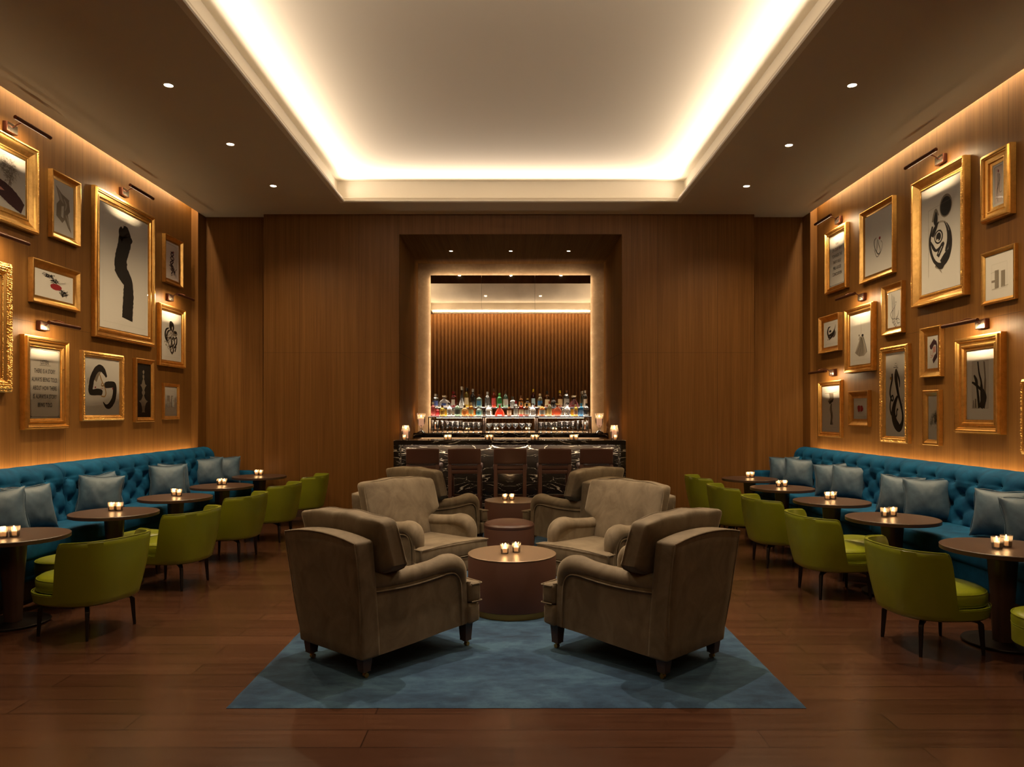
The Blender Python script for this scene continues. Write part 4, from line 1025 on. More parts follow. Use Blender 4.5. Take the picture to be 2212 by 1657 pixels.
PIL = [('left', -4.20, 5.98, 40, 'satin pillow cut by the left picture edge, front one'), ('left', -4.18, 6.36, 62, 'satin pillow at the left picture edge, behind the cut off one'),
       ('left', -4.17, 7.32, 22, 'light blue grey satin pillow facing the camera, second group on the left sofa'), ('left', -4.24, 7.62, 66, 'dark satin pillow behind the light one, second group on the left sofa'),
       ('left', -4.17, 8.82, 30, 'dark satin pillow in front, third group on the left sofa'), ('left', -4.22, 9.12, 58, 'satin pillow behind, third group on the left sofa'),
       ('left', -4.27, 10.24, 24, 'satin pillow in front, farthest group on the left sofa'), ('left', -4.17, 10.58, 26, 'satin pillow behind, farthest group on the left sofa'),
       ('right', 3.98, 10.12, -22, 'satin pillow in front, farthest group on the right sofa'), ('right', 3.93, 10.50, -28, 'satin pillow behind, farthest group on the right sofa'),
       ('right', 4.02, 8.72, -38, 'satin pillow in front, third group on the right sofa'), ('right', 4.00, 9.06, -30, 'satin pillow peeking out behind, third group on the right sofa'),
       ('right', 4.00, 6.98, -24, 'large front satin pillow of the second group on the right sofa'), ('right', 3.88, 7.32, -42, 'pale sheeny pillow behind, second group on the right sofa'),
       ('right', 3.97, 5.48, -20, 'blue grey satin pillow cut by the right picture edge, front one'), ('right', 3.98, 5.96, -52, 'narrow looking satin pillow behind the cut off one on the right')]
for i, (sd, x, y, a, lab) in enumerate(PIL):
    c = pp_ if i == 0 else copy_tree(pp_); c.location = (x, y, .517); ar = math.radians(a)
    c.rotation_euler = Matrix.Rotation(ar, 3, 'Z').to_4x4().to_3x3().to_euler() if False else (Matrix.Rotation(ar, 3, 'Z') @ Matrix.Rotation(math.radians(-17), 3, 'X') @ Matrix.Rotation(math.radians(((i * 37) % 11) - 5), 3, 'Y')).to_euler(); c.scale = (.94, 1.15, .92)
    c['label'] = lab; c['group'] = 'blue grey satin pillows'; c['category'] = 'pillow'

# ---------------------------------------------------------------- framed pictures
def text_geo(bm, s, x, z, h, xs, y, mi):
    cu = bpy.data.curves.new('t', 'FONT'); cu.body = s; cu.align_x = 'CENTER'; cu.size = 1.0; cu.offset = .010; cu.space_character = 1.12
    ob = bpy.data.objects.new('t', cu); C.objects.link(ob); bpy.context.view_layer.update()
    me = bpy.data.meshes.new_from_object(ob.evaluated_get(bpy.context.evaluated_depsgraph_get()))
    bpy.data.objects.remove(ob); k = h / .70
    n0 = len(bm.verts); bm.from_mesh(me); bm.verts.ensure_lookup_table(); bm.faces.ensure_lookup_table()
    for v in bm.verts[n0:]: v.co = Vector((x + v.co.x * k * xs, y, z + v.co.y * k))
    for f in bm.faces:
        if all(v.index >= n0 or v.index == -1 for v in f.verts): f.material_index = mi
    bpy.data.meshes.remove(me)
    bm.verts.index_update()
def ribbon(bm, pts, y, mi, rnd=None, k=8):
    """pts [(x, z, halfwidth)]"""
    P = smooth_pts(pts, k) if len(pts) > 2 else pts; n = len(P); prev = None
    for i, (x, z, w_) in enumerate(P):
        a, c = P[max(0, i - 1)], P[min(n - 1, i + 1)]; d = Vector((c[0] - a[0], c[1] - a[1])); d = d.normalized() if d.length > 1e-9 else Vector((1, 0)); nn = Vector((-d.y, d.x))
        j1, j2 = ((1 + rnd.uniform(-.05, .05), 1 + rnd.uniform(-.05, .05)) if rnd else (1, 1))
        w_ = max(w_, .0004)
        l, r = bm.verts.new((x + nn.x * w_ * j1, y, z + nn.y * w_ * j1)), bm.verts.new((x - nn.x * w_ * j2, y, z - nn.y * w_ * j2))
        if prev: bm.faces.new((prev[0], prev[1], r, l)).material_index = mi
        prev = (l, r)
def polyf(bm, pts, y, mi):
    f = bm.faces.new([bm.verts.new((x, y, z)) for x, z in pts]); f.material_index = mi
def blob(bm, x, z, rx, rz, y, mi, rnd, jit=.08, n=28):
    polyf(bm, [(x + rx * math.cos(2 * PI * i / n) * (1 + rnd.uniform(-jit, jit)), z + rz * math.sin(2 * PI * i / n) * (1 + rnd.uniform(-jit, jit))) for i in range(n)], y, mi)
STY = {   # profile points (t from outer edge 0 to opening 1, height fraction of depth)
 'cove': [(0, 0), (0, .82), (.06, 1), (.16, 1), (.20, .90), (.28, .84), (.50, .52), (.70, .34), (.74, .42), (.80, .42), (.84, .36), (1, .38), (1, .1)],
 'step': [(0, 0), (0, .70), (.08, .74), (.12, .98), (.24, 1), (.30, .86), (.36, .86), (.42, .66), (.60, .60), (.66, .70), (.74, .68), (.80, .46), (.92, .44), (1, .40), (1, .1)],
 'deep': [(0, 0), (0, .97), (.05, 1), (.16, 1), (.22, .93), (.45, .62), (.75, .36), (.84, .34), (.90, .33), (1, .30), (1, .1)],
 'thin': [(0, 0), (0, .85), (.1, 1), (.4, 1), (.55, .8), (.9, .6), (1, .5), (1, .1)],
 'orn': [(0, 0), (0, .7), (.08, .8), (.25, 1), (.50, .95), (.68, .70), (.76, .55), (.84, .60), (.92, .45), (1, .39), (1, .1)]}
def picture(side, cor, fw, style, depth, label, art, gold=None, beads=(), matw=0, paper=None, group=None, matc=None, plate=None, glazed=True, xf=None):
    """cor = (left px, top-left y, bottom-left y, right px, top-right y, bottom-right y) in the photograph"""
    s = -1 if side == 'left' else 1; wall = XL if s < 0 else XR; xa, xb = (abs(wall), abs(wall) - depth) if s < 0 else (abs(wall) - depth, abs(wall))
    lx, ly0, ly1, rx, ry0, ry1 = cor
    Ya, Yb = F * xa / abs(CX - lx), F * xb / abs(CX - rx)
    zt = (CH - (ly0 - CY) * Ya / F + CH - (ry0 - CY) * Yb / F) / 2; zb = (CH - (ly1 - CY) * Ya / F + CH - (ry1 - CY) * Yb / F) / 2
    w_, h_ = abs(Yb - Ya), zt - zb
    t = thing('framed_picture', label, 'picture', (wall - s * .001, (Ya + Yb) / 2, (zt + zb) / 2), -s * PI / 2, group or ('framed pictures on the ' + side + ' wall'))
    hx, hz = w_ / 2, h_ / 2; rnd = random.Random(int(lx * 7 + ly0))
    b = bm_(); rows = []
    for tt, hh in STY[style]:
        i = tt * fw; rows.append([b.verts.new(p) for p in ((-hx + i, -depth * hh, -hz + i), (hx - i, -depth * hh, -hz + i), (hx - i, -depth * hh, hz - i), (-hx + i, -depth * hh, hz - i))])
    for r, q in zip(rows, rows[1:]):
        for i in range(4): b.faces.new((r[i], r[(i + 1) % 4], q[(i + 1) % 4], q[i]))
    bmesh.ops.recalc_face_normals(b, faces=b.faces)
    fr = put('frame', b, gold or GOLD, t, smooth=25)
    if beads:
        for (tt, hh, r, sp_) in beads:
            b = bm_(); i = tt * fw; y = -depth * hh; A, Z = hx - i, hz - i
            for (p, q) in (((-A, -Z), (A, -Z)), ((A, -Z), (A, Z)), ((A, Z), (-A, Z)), ((-A, Z), (-A, -Z))):
                n = max(2, round(math.hypot(q[0] - p[0], q[1] - p[1]) / sp_))
                for k in range(n):
                    f = k / n; rr = r * (1 if style != 'orn' else rnd.uniform(.6, 1.35)); jx = 0 if style != 'orn' else rnd.uniform(-.4, .4) * r
                    m = Matrix.Translation((p[0] + (q[0] - p[0]) * f + jx, y, p[1] + (q[1] - p[1]) * f + jx)) @ Matrix.Diagonal((rr, rr * .8, rr, 1))
                    bmesh.ops.create_icosphere(b, subdivisions=1, radius=1, matrix=m)
            put('beading' if style != 'orn' else 'carved_ornament', b, gold or GOLD, fr, smooth=80)
    ox, oz = hx - fw, hz - fw; yp = -depth * (.30 if style in ('cove', 'step', 'thin', 'orn') else .22)
    b = bm_(); quad(b, (-ox - .002, yp, -oz - .002), (ox + .002, yp, -oz - .002), (ox + .002, yp, oz + .002), (-ox - .002, yp, oz + .002)); put('paper', b, paper or PAPER, t, smooth=0)
    ax0, ax1, az0, az1 = -ox, ox, -oz, oz
    if matw:
        b = bm_(); i = matw; ym = yp - .004; R = []
        for d, y in ((0, ym), (i, ym), (i + .003, yp - .0003)):
            R.append([b.verts.new(p) for p in ((-ox + d, y, -oz + d), (ox - d, y, -oz + d), (ox - d, y, oz - d), (-ox + d, y, oz - d))])
        for r, q in zip(R, R[1:]):
            for k in range(4): b.faces.new((r[k], r[(k + 1) % 4], q[(k + 1) % 4], q[k]))
        bmesh.ops.recalc_face_normals(b, faces=b.faces); put('mat_board', b, matc or PAPERW, t, smooth=0)
    MS = []; b = bm_()
    X = lambda u: -ox + 2 * ox * u
    Z = lambda v: oz - 2 * oz * v
    def mi(m):
        if m not in MS: MS.append(m)
        return MS.index(m)
    y = yp - .0006
    if plate:
        d = plate; q = [(-ox + d, oz - d), (ox - d, oz - d), (ox - d, -oz + d), (-ox + d, -oz + d)]
        for k in range(4): ribbon(b, [(*q[k], .0016), (*q[(k + 1) % 4], .0016)], y - .0001, mi(EDGEW))
    for op in art:
        y -= .0002; k = op[0]; m = mi(op[1])
        if k == 's': ribbon(b, [(X(u), Z(v), w__ * ox * (1.4 if w__ > .028 else 1)) for u, v, w__ in op[2]], y, m, rnd if len(op) > 3 else None)
        elif k == 'b': blob(b, X(op[2]), Z(op[3]), op[4] * 2 * ox, op[5] * 2 * oz, y, m, rnd, op[6] if len(op) > 6 else .08)
        elif k == 'r': polyf(b, [(X(op[2]), Z(op[3])), (X(op[4]), Z(op[3])), (X(op[4]), Z(op[5])), (X(op[2]), Z(op[5]))], y, m)
        elif k == 'p': polyf(b, [(X(u), Z(v)) for u, v in op[2]], y, m)
        elif k == 't': text_geo(b, op[2], X(op[3]), Z(op[4]), op[5] * 2 * oz, op[6], y, m)
        elif k == 'f':      # scribbled cloud of fine marks: f, mat, cx, cy, rx, ry, count, size, width
            for _ in range(op[6]):
                a, r = rnd.uniform(0, 2 * PI), math.sqrt(rnd.random()); u, v = op[2] + op[4] * r * math.cos(a), op[3] + op[5] * r * math.sin(a)
                if not (0.01 < u < .99 and .01 < v < .99): continue
                pts = []
                for q in range(4): pts.append((min(.99, max(.01, u)), v, op[8])); u += rnd.uniform(-1, 1) * op[7]; v += rnd.uniform(-1, 1) * op[7] * .7
                ribbon(b, [(X(u_), Z(v_), w__ * ox) for u_, v_, w__ in pts], y, m, None, 3)
    if MS:
        for f in b.faces: pass
        bmesh.ops.recalc_face_normals(b, faces=b.faces); put('artwork', b, MS, t, smooth=0)
    else: b.free()
    if glazed:
        b = bm_(); yg = -depth * (.38 if style in ('cove', 'step', 'thin', 'orn') else .30); quad(b, (-ox, yg, -oz), (ox, yg, -oz), (ox, yg, oz), (-ox, yg, oz)); put('glass_pane', b, PANE, t, smooth=0)
    return t
def bez(pts, w0, w1=None): return pts
# --- left wall
picture('left', (-72, 240, 440, 85.8, 332.3, 521.4), .15, 'cove', .06, 'wide gold frame cut by the left edge, scribbled tree over a plum brush stroke', [
  ('f', GREYI, .60, .28, .17, .17, 150, .05, .004), ('f', GREYI, .62, .46, .10, .10, 60, .04, .004), ('s', GREYI, [(.62, .70, .012), (.60, .58, .02), (.63, .45, .012)], 1), ('s', GREYI, [(.66, .64, .01), (.63, .52, .012), (.66, .42, .008)], 1),
  ('s', PLUM, [(.10, .64, .10), (.35, .66, .17), (.60, .74, .20), (.78, .82, .18), (.93, .90, .13)], 1), ('p', PINK, [(.40, .66), (.50, .70), (.38, .72)])], beads=[(.12, 1.0, .007, .013)])
picture('left', (103.2, 363.9, 511.6, 175.6, 396.5, 534.9), .078, 'deep', .050, 'narrow gold frame with a grey crumpled paper collage, left of the tallest picture', [
  ('p', GREYI, [(.10, .10), (.40, .22), (.75, .28), (.82, .50), (.70, .58), (.88, .92), (.72, .84), (.55, .70), (.42, .78), (.12, .68), (.14, .45), (.28, .36)]), ('p', LGREY, [(.14, .12), (.36, .24), (.50, .40), (.30, .34)]),
  ('p', EDGEW, [(.38, .46), (.50, .44), (.47, .68), (.36, .66)]), ('s', LGREY, [(.5, .3, .03), (.62, .4, .05), (.55, .52, .03)]), ('s', LGREY, [(.6, .6, .03), (.72, .7, .06), (.78, .82, .02)]), ('s', INK, [(.74, .30, .01), (.78, .28, .01)])])
picture('left', (196.6, 396.9, 727, 336.8, 471.4, 749.9), .13, 'step', .06, 'tallest gold frame on the left wall with one broad black brush stroke', [
  ('s', INK, [(.42, .13, .02), (.43, .17, .10), (.50, .20, .17), (.47, .30, .17), (.42, .38, .16), (.42, .46, .19), (.47, .52, .15), (.56, .58, .13), (.57, .68, .155), (.56, .80, .155), (.545, .895, .16)], 1),
  ('b', INK, .60, .215, .05, .03, .1), ('s', INK, [(.30, .50, .03), (.38, .555, .03)], 1), ('s', EDGEW, [(.50, .095, .004), (.52, .10, .004)]), ('b', INK, .50, .10, .006, .003), ('b', INK, .47, .115, .006, .003)], beads=[(.86, .46, .005, .012)], plate=.075)
picture('left', (349.8, 504, 609.7, 396.3, 523.6, 621.6), .072, 'deep', .050, 'small gold frame with looping dark lines on pinkish paper, right of the tallest picture', [
  ('s', PLUM, [(.40, .25, .03), (.62, .30, .03), (.38, .42, .03), (.60, .50, .03), (.42, .60, .03), (.55, .66, .02)]), ('s', PLUM, [(.60, .22, .03), (.40, .32, .03), (.64, .42, .03), (.36, .55, .03), (.58, .64, .02)]), ('s', PLUM, [(.50, .25, .02), (.52, .5, .02), (.50, .7, .02)]),
  ('f', PLUM, .54, .74, .15, .07, 22, .12, .02), ('b', RED, .60, .24, .05, .02)], paper=PAPERP, matw=.03, matc=PAPERP)
picture('left', (60, 555.2, 651.5, 174.9, 588.7, 675), .080, 'deep', .052, 'landscape gold frame with a red blot under lines of script', [
  ('b', RED, .54, .52, .15, .115, .05), ('f', INK, .36, .16, .10, .06, 30, .05, .006), ('s', INK, [(.22, .20, .006), (.34, .12, .008), (.44, .22, .008), (.52, .34, .008), (.58, .42, .006)], 1), ('s', INK, [(.26, .24, .006), (.38, .18, .008), (.46, .30, .008), (.54, .40, .006)], 1),
  ('f', INK, .50, .32, .09, .08, 34, .04, .006), ('s', INK, [(.60, .40, .004), (.70, .36, .004), (.80, .30, .003)], 1), ('s', INK, [(.60, .34, .004), (.72, .31, .004), (.80, .26, .003)], 1), ('f', INK, .74, .70, .10, .10, 46, .04, .006), ('s', INK, [(.66, .58, .006), (.76, .68, .008), (.82, .84, .005)], 1)])
picture('left', (-95, 545, 860, 31.7, 567.9, 832.8), .17, 'orn', .09, 'ornately carved gold frame cut by the left edge', [
  ('s', INK, [(.93, .88, .006), (.93, .93, .006)]), ('s', GREYI, [(.90, .52, .004), (.96, .515, .004)])], beads=[(.10, .8, .010, .016), (.26, 1.0, .011, .015), (.38, 1.0, .010, .014), (.50, .95, .011, .016), (.70, .7, .006, .011), (.88, .55, .005, .010)], paper=mat('aged_print', (.62, .50, .28), .7), plate=None)
LS = [('t', INK, s_,   .5, v, .060, .60) for s_, v in (('LISTEN:', .225), ('THERE IS A STORY', .355), ('ALWAYS BEING TOLD,', .475), ('ABOUT HOW THERE', .597), ('IS ALWAYS A STORY', .717), ('BEING TOLD', .838))]
def rrect(i, ir, hwf, asp):
    """rounded border line in opening units; asp = width / height"""
    P = []; a, c = i, i * asp; ru, rv = ir, ir * asp
    for cx, cy, a0 in ((1 - a - ru, c + rv, -90), (1 - a - ru, 1 - c - rv, 0), (a + ru, 1 - c - rv, 90), (a + ru, c + rv, 180)):
        for k in range(6): t_ = math.radians(a0 + 18 * k); P.append((cx + ru * math.cos(t_), cy + rv * math.sin(t_), hwf))
    P.append(P[0]); return P
picture('left', (41.8, 719.5, 930.4, 152.6, 739, 924), .11, 'step', .07, 'gold framed text print that begins with the word LISTEN', LS + [('s', INK, [(.33, .243, .005), (.69, .243, .005)]), ('s', INK, rrect(.035, .06, .006, .55))], beads=[(.90, .46, .004, .011)], paper=mat('white_print', (.66, .61, .53), .7))
picture('left', (171.1, 755.5, 910, 269.2, 769.4, 907.6), .065, 'orn', .045, 'square-ish gold frame with two curved black brush strokes and ochre lines', [
  ('s', GREYI, [(.30, .40, .06), (.36, .28, .07), (.44, .20, .06)]), ('s', INK, [(.62, .32, .03), (.54, .22, .07), (.44, .17, .08), (.32, .22, .08), (.22, .36, .085), (.18, .50, .085), (.17, .58, .08), (.22, .605, .07), (.34, .595, .075), (.46, .60, .07), (.50, .61, .04)], 1),
  ('s', INK, [(.56, .475, .05), (.62, .46, .075), (.74, .45, .075), (.84, .45, .07), (.865, .52, .075), (.85, .64, .08), (.80, .75, .08), (.70, .835, .07), (.60, .84, .04), (.52, .77, .015)], 1),
  ('s', OCHRE, [(.42, .28, .02), (.50, .42, .02), (.56, .50, .02), (.60, .60, .022), (.56, .67, .022), (.46, .66, .02)]), ('b', OCHRE, .50, .46, .04, .035), ('b', PAPER, .50, .46, .02, .018), ('b', RED, .30, .515, .018, .016), ('b', RED, .80, .52, .018, .016), ('b', RED, .46, .53, .012, .008), ('b', RED, .50, .53, .012, .008),
  ('s', INK, [(.10, .36, .006), (.09, .42, .008), (.10, .46, .006)])], beads=[(.30, 1.0, .0075, .013), (.60, .85, .0055, .010)])
picture('left', (286.4, 772.2, 912, 335, 779.5, 910.6), .06, 'thin', .05, 'slim gold frame with a grey vase shaped totem on black paper', [
  ('p', GREYI, [(.48, .12), (.54, .12), (.57, .15), (.54, .18), (.50, .20), (.56, .22), (.56, .26), (.52, .28), (.58, .32), (.62, .38), (.74, .40), (.62, .44), (.56, .50), (.62, .53), (.60, .56), (.54, .59), (.60, .64), (.68, .68), (.82, .70), (.68, .74), (.62, .80), (.58, .88), (.62, .91), (.38, .91), (.42, .88), (.38, .80), (.32, .74), (.18, .70), (.32, .68), (.40, .64), (.46, .59), (.40, .56), (.38, .53), (.44, .50), (.38, .44), (.26, .40), (.38, .38), (.42, .32), (.48, .28), (.44, .26), (.44, .22), (.50, .20), (.46, .18), (.43, .15)])], paper=BLACKP)
picture('left', (338.4, 651.5, 789.7, 402.5, 671.8, 795.3), .085, 'step', .055, 'gold frame with black curling petal shapes, right edge of the left wall group', [
  ('s', INK, [(.28, .62, .02), (.20, .50, .05), (.24, .38, .04), (.38, .33, .02)]), ('s', INK, [(.36, .66, .02), (.27, .54, .05), (.32, .42, .04), (.44, .37, .02)]), ('s', INK, [(.42, .30, .02), (.44, .22, .05), (.54, .20, .03)]), ('s', INK, [(.50, .38, .05), (.46, .28, .09), (.56, .24, .07), (.60, .32, .05), (.54, .40, .03)], 1),
  ('b', GREYI, .68, .42, .12, .06), ('b', INK, .70, .40, .07, .03), ('s', INK, [(.34, .60, .02), (.44, .52, .03), (.50, .62, .03), (.44, .72, .03), (.36, .66, .02)]), ('s', INK, [(.52, .56, .03), (.62, .52, .04), (.66, .62, .03), (.56, .68, .03), (.52, .58, .02)]), ('s', INK, [(.66, .54, .03), (.76, .50, .03), (.76, .62, .04), (.68, .68, .03)]),
  ('s', INK, [(.40, .74, .03), (.52, .70, .03), (.60, .78, .04), (.52, .84, .03), (.42, .76, .02)]), ('s', INK, [(.62, .72, .04), (.72, .70, .03), (.68, .80, .03)]), ('f', GREYI, .48, .60, .26, .22, 50, .06, .01)], plate=.05)
picture('left', (349.3, 827, 906.8, 388.6, 830.2, 904.5), .045, 'thin', .035, 'smallest thin gold frame on the left wall with two grey text columns', [
  ('r', GREYI, .22, .30, .42, .70), ('r', GREYI, .56, .30, .76, .70)] + [('s', PAPER, [(.22, .30 + .02 * k, .006), (.42 - .03 * (k % 3), .30 + .02 * k, .006)]) for k in range(20)] + [('s', PAPER, [(.56, .30 + .02 * k, .006), (.76, .30 + .02 * k, .006)]) for k in range(20)], plate=.06)
# --- right wall (viewer's left = far end)
TS = [('t', INK, s_, .5, v, h_, x_) for s_, v, h_, x_ in (('TODAY', .20, .040, .62), ('ON OUR WAY', .32, .060, .70), ('TOWARDS THE', .44, .060, .66), ('INEVITABLE', .56, .060, .66), ('FEEL-GOOD', .68, .060, .68), ('CONCLUSION', .80, .060, .66))]
picture('right', (1780.2, 505.5, 637.6, 1834.9, 478.7, 620.4), .085, 'step', .06, 'gold framed text print that ends with the word CONCLUSION', TS + [('s', INK, rrect(.035, .06, .008, .6))])
picture('right', (1856, 463, 614.9, 1937, 420.6, 587.6), .078, 'deep', .050, 'deep gold frame with thin looping lines and one small red dot', [
  ('s', INK, [(.44, .42, .01), (.36, .46, .02), (.38, .58, .02), (.50, .70, .02), (.58, .66, .015), (.52, .54, .015), (.48, .46, .01), (.46, .58, .02), (.44, .66, .01)]), ('s', INK, [(.60, .50, .01), (.66, .56, .008), (.60, .68, .012), (.46, .74, .012), (.38, .64, .012), (.36, .60, .01)]), ('b', RED, .56, .45, .032, .025)], beads=[(.10, 1.0, .006, .013)])
picture('right', (1967.6, 400.5, 664, 2097, 332, 638.4), .12, 'cove', .075, 'largest gold frame on the right wall with a black and grey swirling drawing', [
  ('b', LGREY, .50, .56, .28, .20, .02), ('b', PAPER, .50, .56, .26, .185, .02), ('s', INK, [(.30, .38, .03), (.23, .50, .04), (.26, .62, .04), (.36, .72, .04), (.52, .77, .05), (.68, .72, .06), (.76, .60, .05), (.74, .48, .03), (.66, .40, .015)], 1),
  ('s', INK, [(.60, .38, .01), (.68, .46, .03), (.70, .56, .04), (.64, .66, .03)], 1), ('b', GREYI, .64, .24, .155, .105, .01), ('b', INK, .64, .245, .135, .088, .01), ('b', INK, .38, .32, .055, .065, .02), ('s', GREYI, [(.30, .34, .03), (.38, .24, .03), (.46, .30, .02)]),
  ('s', INK, [(.46, .36, .02), (.36, .42, .06), (.30, .48, .05)], 1), ('b', INK, .46, .50, .11, .065, .02), ('b', PAPER, .46, .50, .085, .050, .02), ('b', INK, .46, .50, .065, .040, .02), ('b', PAPER, .44, .53, .02, .012),
  ('s', INK, [(.26, .52, .02), (.32, .58, .04), (.40, .62, .03), (.52, .60, .03)], 1), ('s', INK, [(.44, .68, .05), (.54, .60, .06), (.60, .57, .03)], 1), ('s', PAPER, [(.46, .66, .012), (.55, .60, .014)]), ('s', INK, [(.66, .64, .04), (.72, .56, .05), (.70, .48, .03)], 1), ('s', INK, [(.52, .74, .04), (.62, .70, .06), (.72, .66, .04)], 1),
  ('s', GREYI, [(.38, .76, .03), (.48, .80, .02), (.54, .84, .01)], 1), ('s', INK, [(.40, .75, .03), (.52, .79, .04), (.60, .78, .02)], 1), ('s', GREYI, [(.20, .22, .004), (.20, .50, .004), (.20, .85, .004)]), ('s', GREYI, [(.20, .22, .003), (.80, .20, .003)])],
  beads=[(.08, 1.0, .007, .014), (.90, .35, .007, .014)])
picture('right', (2115, 343.6, 487, 2195.5, 303.4, 458.6), .125, 'step', .075, 'gold frame at the upper right with two tall pen loops and a red dot', [
  ('s', INK, [(.42, .90, .02), (.42, .60, .02), (.50, .36, .02), (.44, .22, .02), (.42, .40, .02), (.40, .70, .02)]), ('s', INK, [(.30, .82, .02), (.34, .62, .02), (.62, .38, .02), (.56, .24, .02), (.56, .45, .02), (.60, .68, .02), (.80, .68, .02)]), ('b', RED, .48, .17, .045, .035)], paper=PAPERP, matw=.02, matc=PAPER)
picture('right', (2117.8, 551.2, 662.4, 2199.9, 522.9, 644.3), .04, 'thin', .035, 'thin gold frame with two stepped grey text columns', [
  ('r', GREYI, .34, .36, .48, .76), ('r', GREYI, .22, .57, .36, .62), ('r', GREYI, .56, .40, .70, .76), ('s', LGREY, [(.20, .40, .008), (.36, .38, .008)]), ('s', LGREY, [(.24, .77, .01), (.46, .76, .01)]), ('s', LGREY, [(.60, .75, .01), (.82, .74, .01)])] + [('s', LGREY, [(.34, .37 + .022 * k, .005), (.48, .37 + .022 * k, .005)]) for k in range(17)], plate=.09)
picture('right', (1903.1, 620.7, 727, 1957, 605.2, 717.7), .085, 'deep', .050, 'deep gold frame with tall parallel pen verticals, under the dotted one', [
  ('s', INK, [(.30, .06, .015), (.34, .30, .02), (.36, .84, .02), (.50, .84, .02)]), ('s', INK, [(.40, .12, .015), (.43, .30, .02), (.46, .90, .02), (.60, .90, .02)]), ('s', INK, [(.50, .16, .015), (.53, .34, .02), (.56, .95, .02), (.68, .95, .02)]), ('s', INK, [(.66, .36, .01), (.44, .50, .02), (.22, .62, .02), (.36, .76, .02), (.60, .76, .02)]),
  ('s', INK, [(.84, .56, .01), (.78, .70, .015), (.62, .80, .02), (.80, .78, .02), (.90, .84, .02)]), ('s', INK, [(.70, .72, .015), (.74, .90, .02), (.92, .90, .02)]), ('b', INK, .64, .32, .025, .015)])
picture('right', (1767.5, 689.5, 764.8, 1820.5, 671.8, 756.5), .080, 'deep', .062, 'small square deep gold frame with a calligraphic bird of black strokes', [
  ('s', INK, [(.46, .22, .01), (.32, .26, .04), (.26, .42, .06), (.32, .58, .05), (.42, .66, .03)], 1), ('s', INK, [(.78, .18, .01), (.72, .36, .03), (.56, .52, .06), (.38, .56, .05), (.30, .64, .05), (.28, .74, .02)], 1), ('s', INK, [(.76, .40, .02), (.66, .54, .05), (.48, .64, .05), (.36, .72, .03)], 1),
  ('b', INK, .44, .40, .07, .05, .2), ('s', INK, [(.80, .46, .02), (.72, .60, .03), (.62, .66, .02)], 1), ('b', PAPER, .28, .66, .03, .04)], beads=[(.10, 1.0, .005, .012)], plate=.04)
picture('right', (1822.4, 670.6, 807, 1894.2, 649.4, 799.6), .095, 'step', .065, 'gold frame with a grey fan shaped skirt figure hanging from a thin line', 
  [('s', GREYI, [(.52, .14, .006), (.53, .30, .008), (.53, .42, .008)]), ('p', LGREY, [(.50, .46), (.60, .44), (.80, .78), (.66, .84), (.44, .84), (.24, .76)]), ('b', INK, .60, .44, .05, .025, .1), ('b', GREYI, .44, .43, .03, .02, .1), ('s', GREYI, [(.42, .52, .02), (.46, .48, .02), (.50, .46, .02)]), ('s', INK, [(.62, .46, .02), (.74, .64, .02), (.80, .78, .015)])]
  + [('s', (GREYI, INK, GREYI)[k % 3], [(.52 + .008 * k, .47, .003), (.40 + .030 * k, .66, .010), (.27 + .048 * k, .77 + .07 * math.sin(PI * k / 9), .008)]) for k in range(10)], plate=.06)
picture('right', (1899.4, 753, 954.3, 1969.5, 740.8, 959), .075, 'orn', .06, 'tall carved gold frame with large flowing black calligraphy and an orange mark', [
  ('s', INK, [(.50, .20, .03), (.50, .28, .10), (.54, .38, .09), (.62, .50, .07), (.74, .62, .06), (.83, .75, .055), (.80, .84, .08), (.68, .90, .14), (.54, .87, .17), (.42, .80, .15), (.38, .70, .13), (.46, .60, .10), (.58, .52, .05)]),
  ('s', INK, [(.52, .20, .03), (.60, .27, .05), (.67, .34, .05), (.69, .42, .02)]), ('s', INK, [(.32, .25, .045), (.32, .32, .05), (.24, .42, .05), (.22, .50, .045), (.30, .57, .04), (.38, .56, .035), (.35, .515, .035), (.27, .54, .035), (.22, .64, .04), (.26, .72, .05), (.38, .76, .07)]),
  ('s', INK, [(.60, .67, .05), (.55, .70, .03), (.54, .75, .035), (.44, .78, .04)]), ('s', INK, [(.44, .185, .012), (.40, .175, .012), (.48, .18, .012), (.56, .175, .012), (.60, .19, .01), (.50, .185, .01)]), ('s', INK, [(.44, .15, .01), (.52, .165, .01), (.58, .15, .01)]), ('s', INK, [(.46, .13, .01), (.54, .135, .01)]), ('b', OCHRE, .26, .305, .045, .02, .25),
  ('f', INK, .80, .60, .04, .05, 8, .03, .008)], beads=[(.28, 1.0, .0080, .014), (.58, .88, .0065, .012)])
picture('right', (1986.2, 710.6, 816.6, 2040.6, 700.8, 813), .095, 'deep', .045, 'gold frame with a plum and pink collaged arrow shape', [
  ('p', PLUM, [(.20, .30), (.60, .10), (.78, .18), (.80, .30), (.62, .28), (.40, .42), (.26, .40)]), ('s', PLUM, [(.78, .16, .05), (.86, .32, .08), (.86, .50, .08), (.88, .58, .1)], 1), ('p', PLUM, [(.92, .52), (.92, .68), (.56, .86), (.48, .74), (.66, .60)]), ('p', PINK, [(.50, .36), (.76, .32), (.76, .50), (.56, .54)]),
  ('s', PINK, [(.30, .46, .02), (.34, .60, .03), (.56, .62, .02)]), ('s', PINK, [(.24, .66, .02), (.50, .64, .03), (.46, .44, .02)])], beads=[(.10, 1.0, .007, .015)])
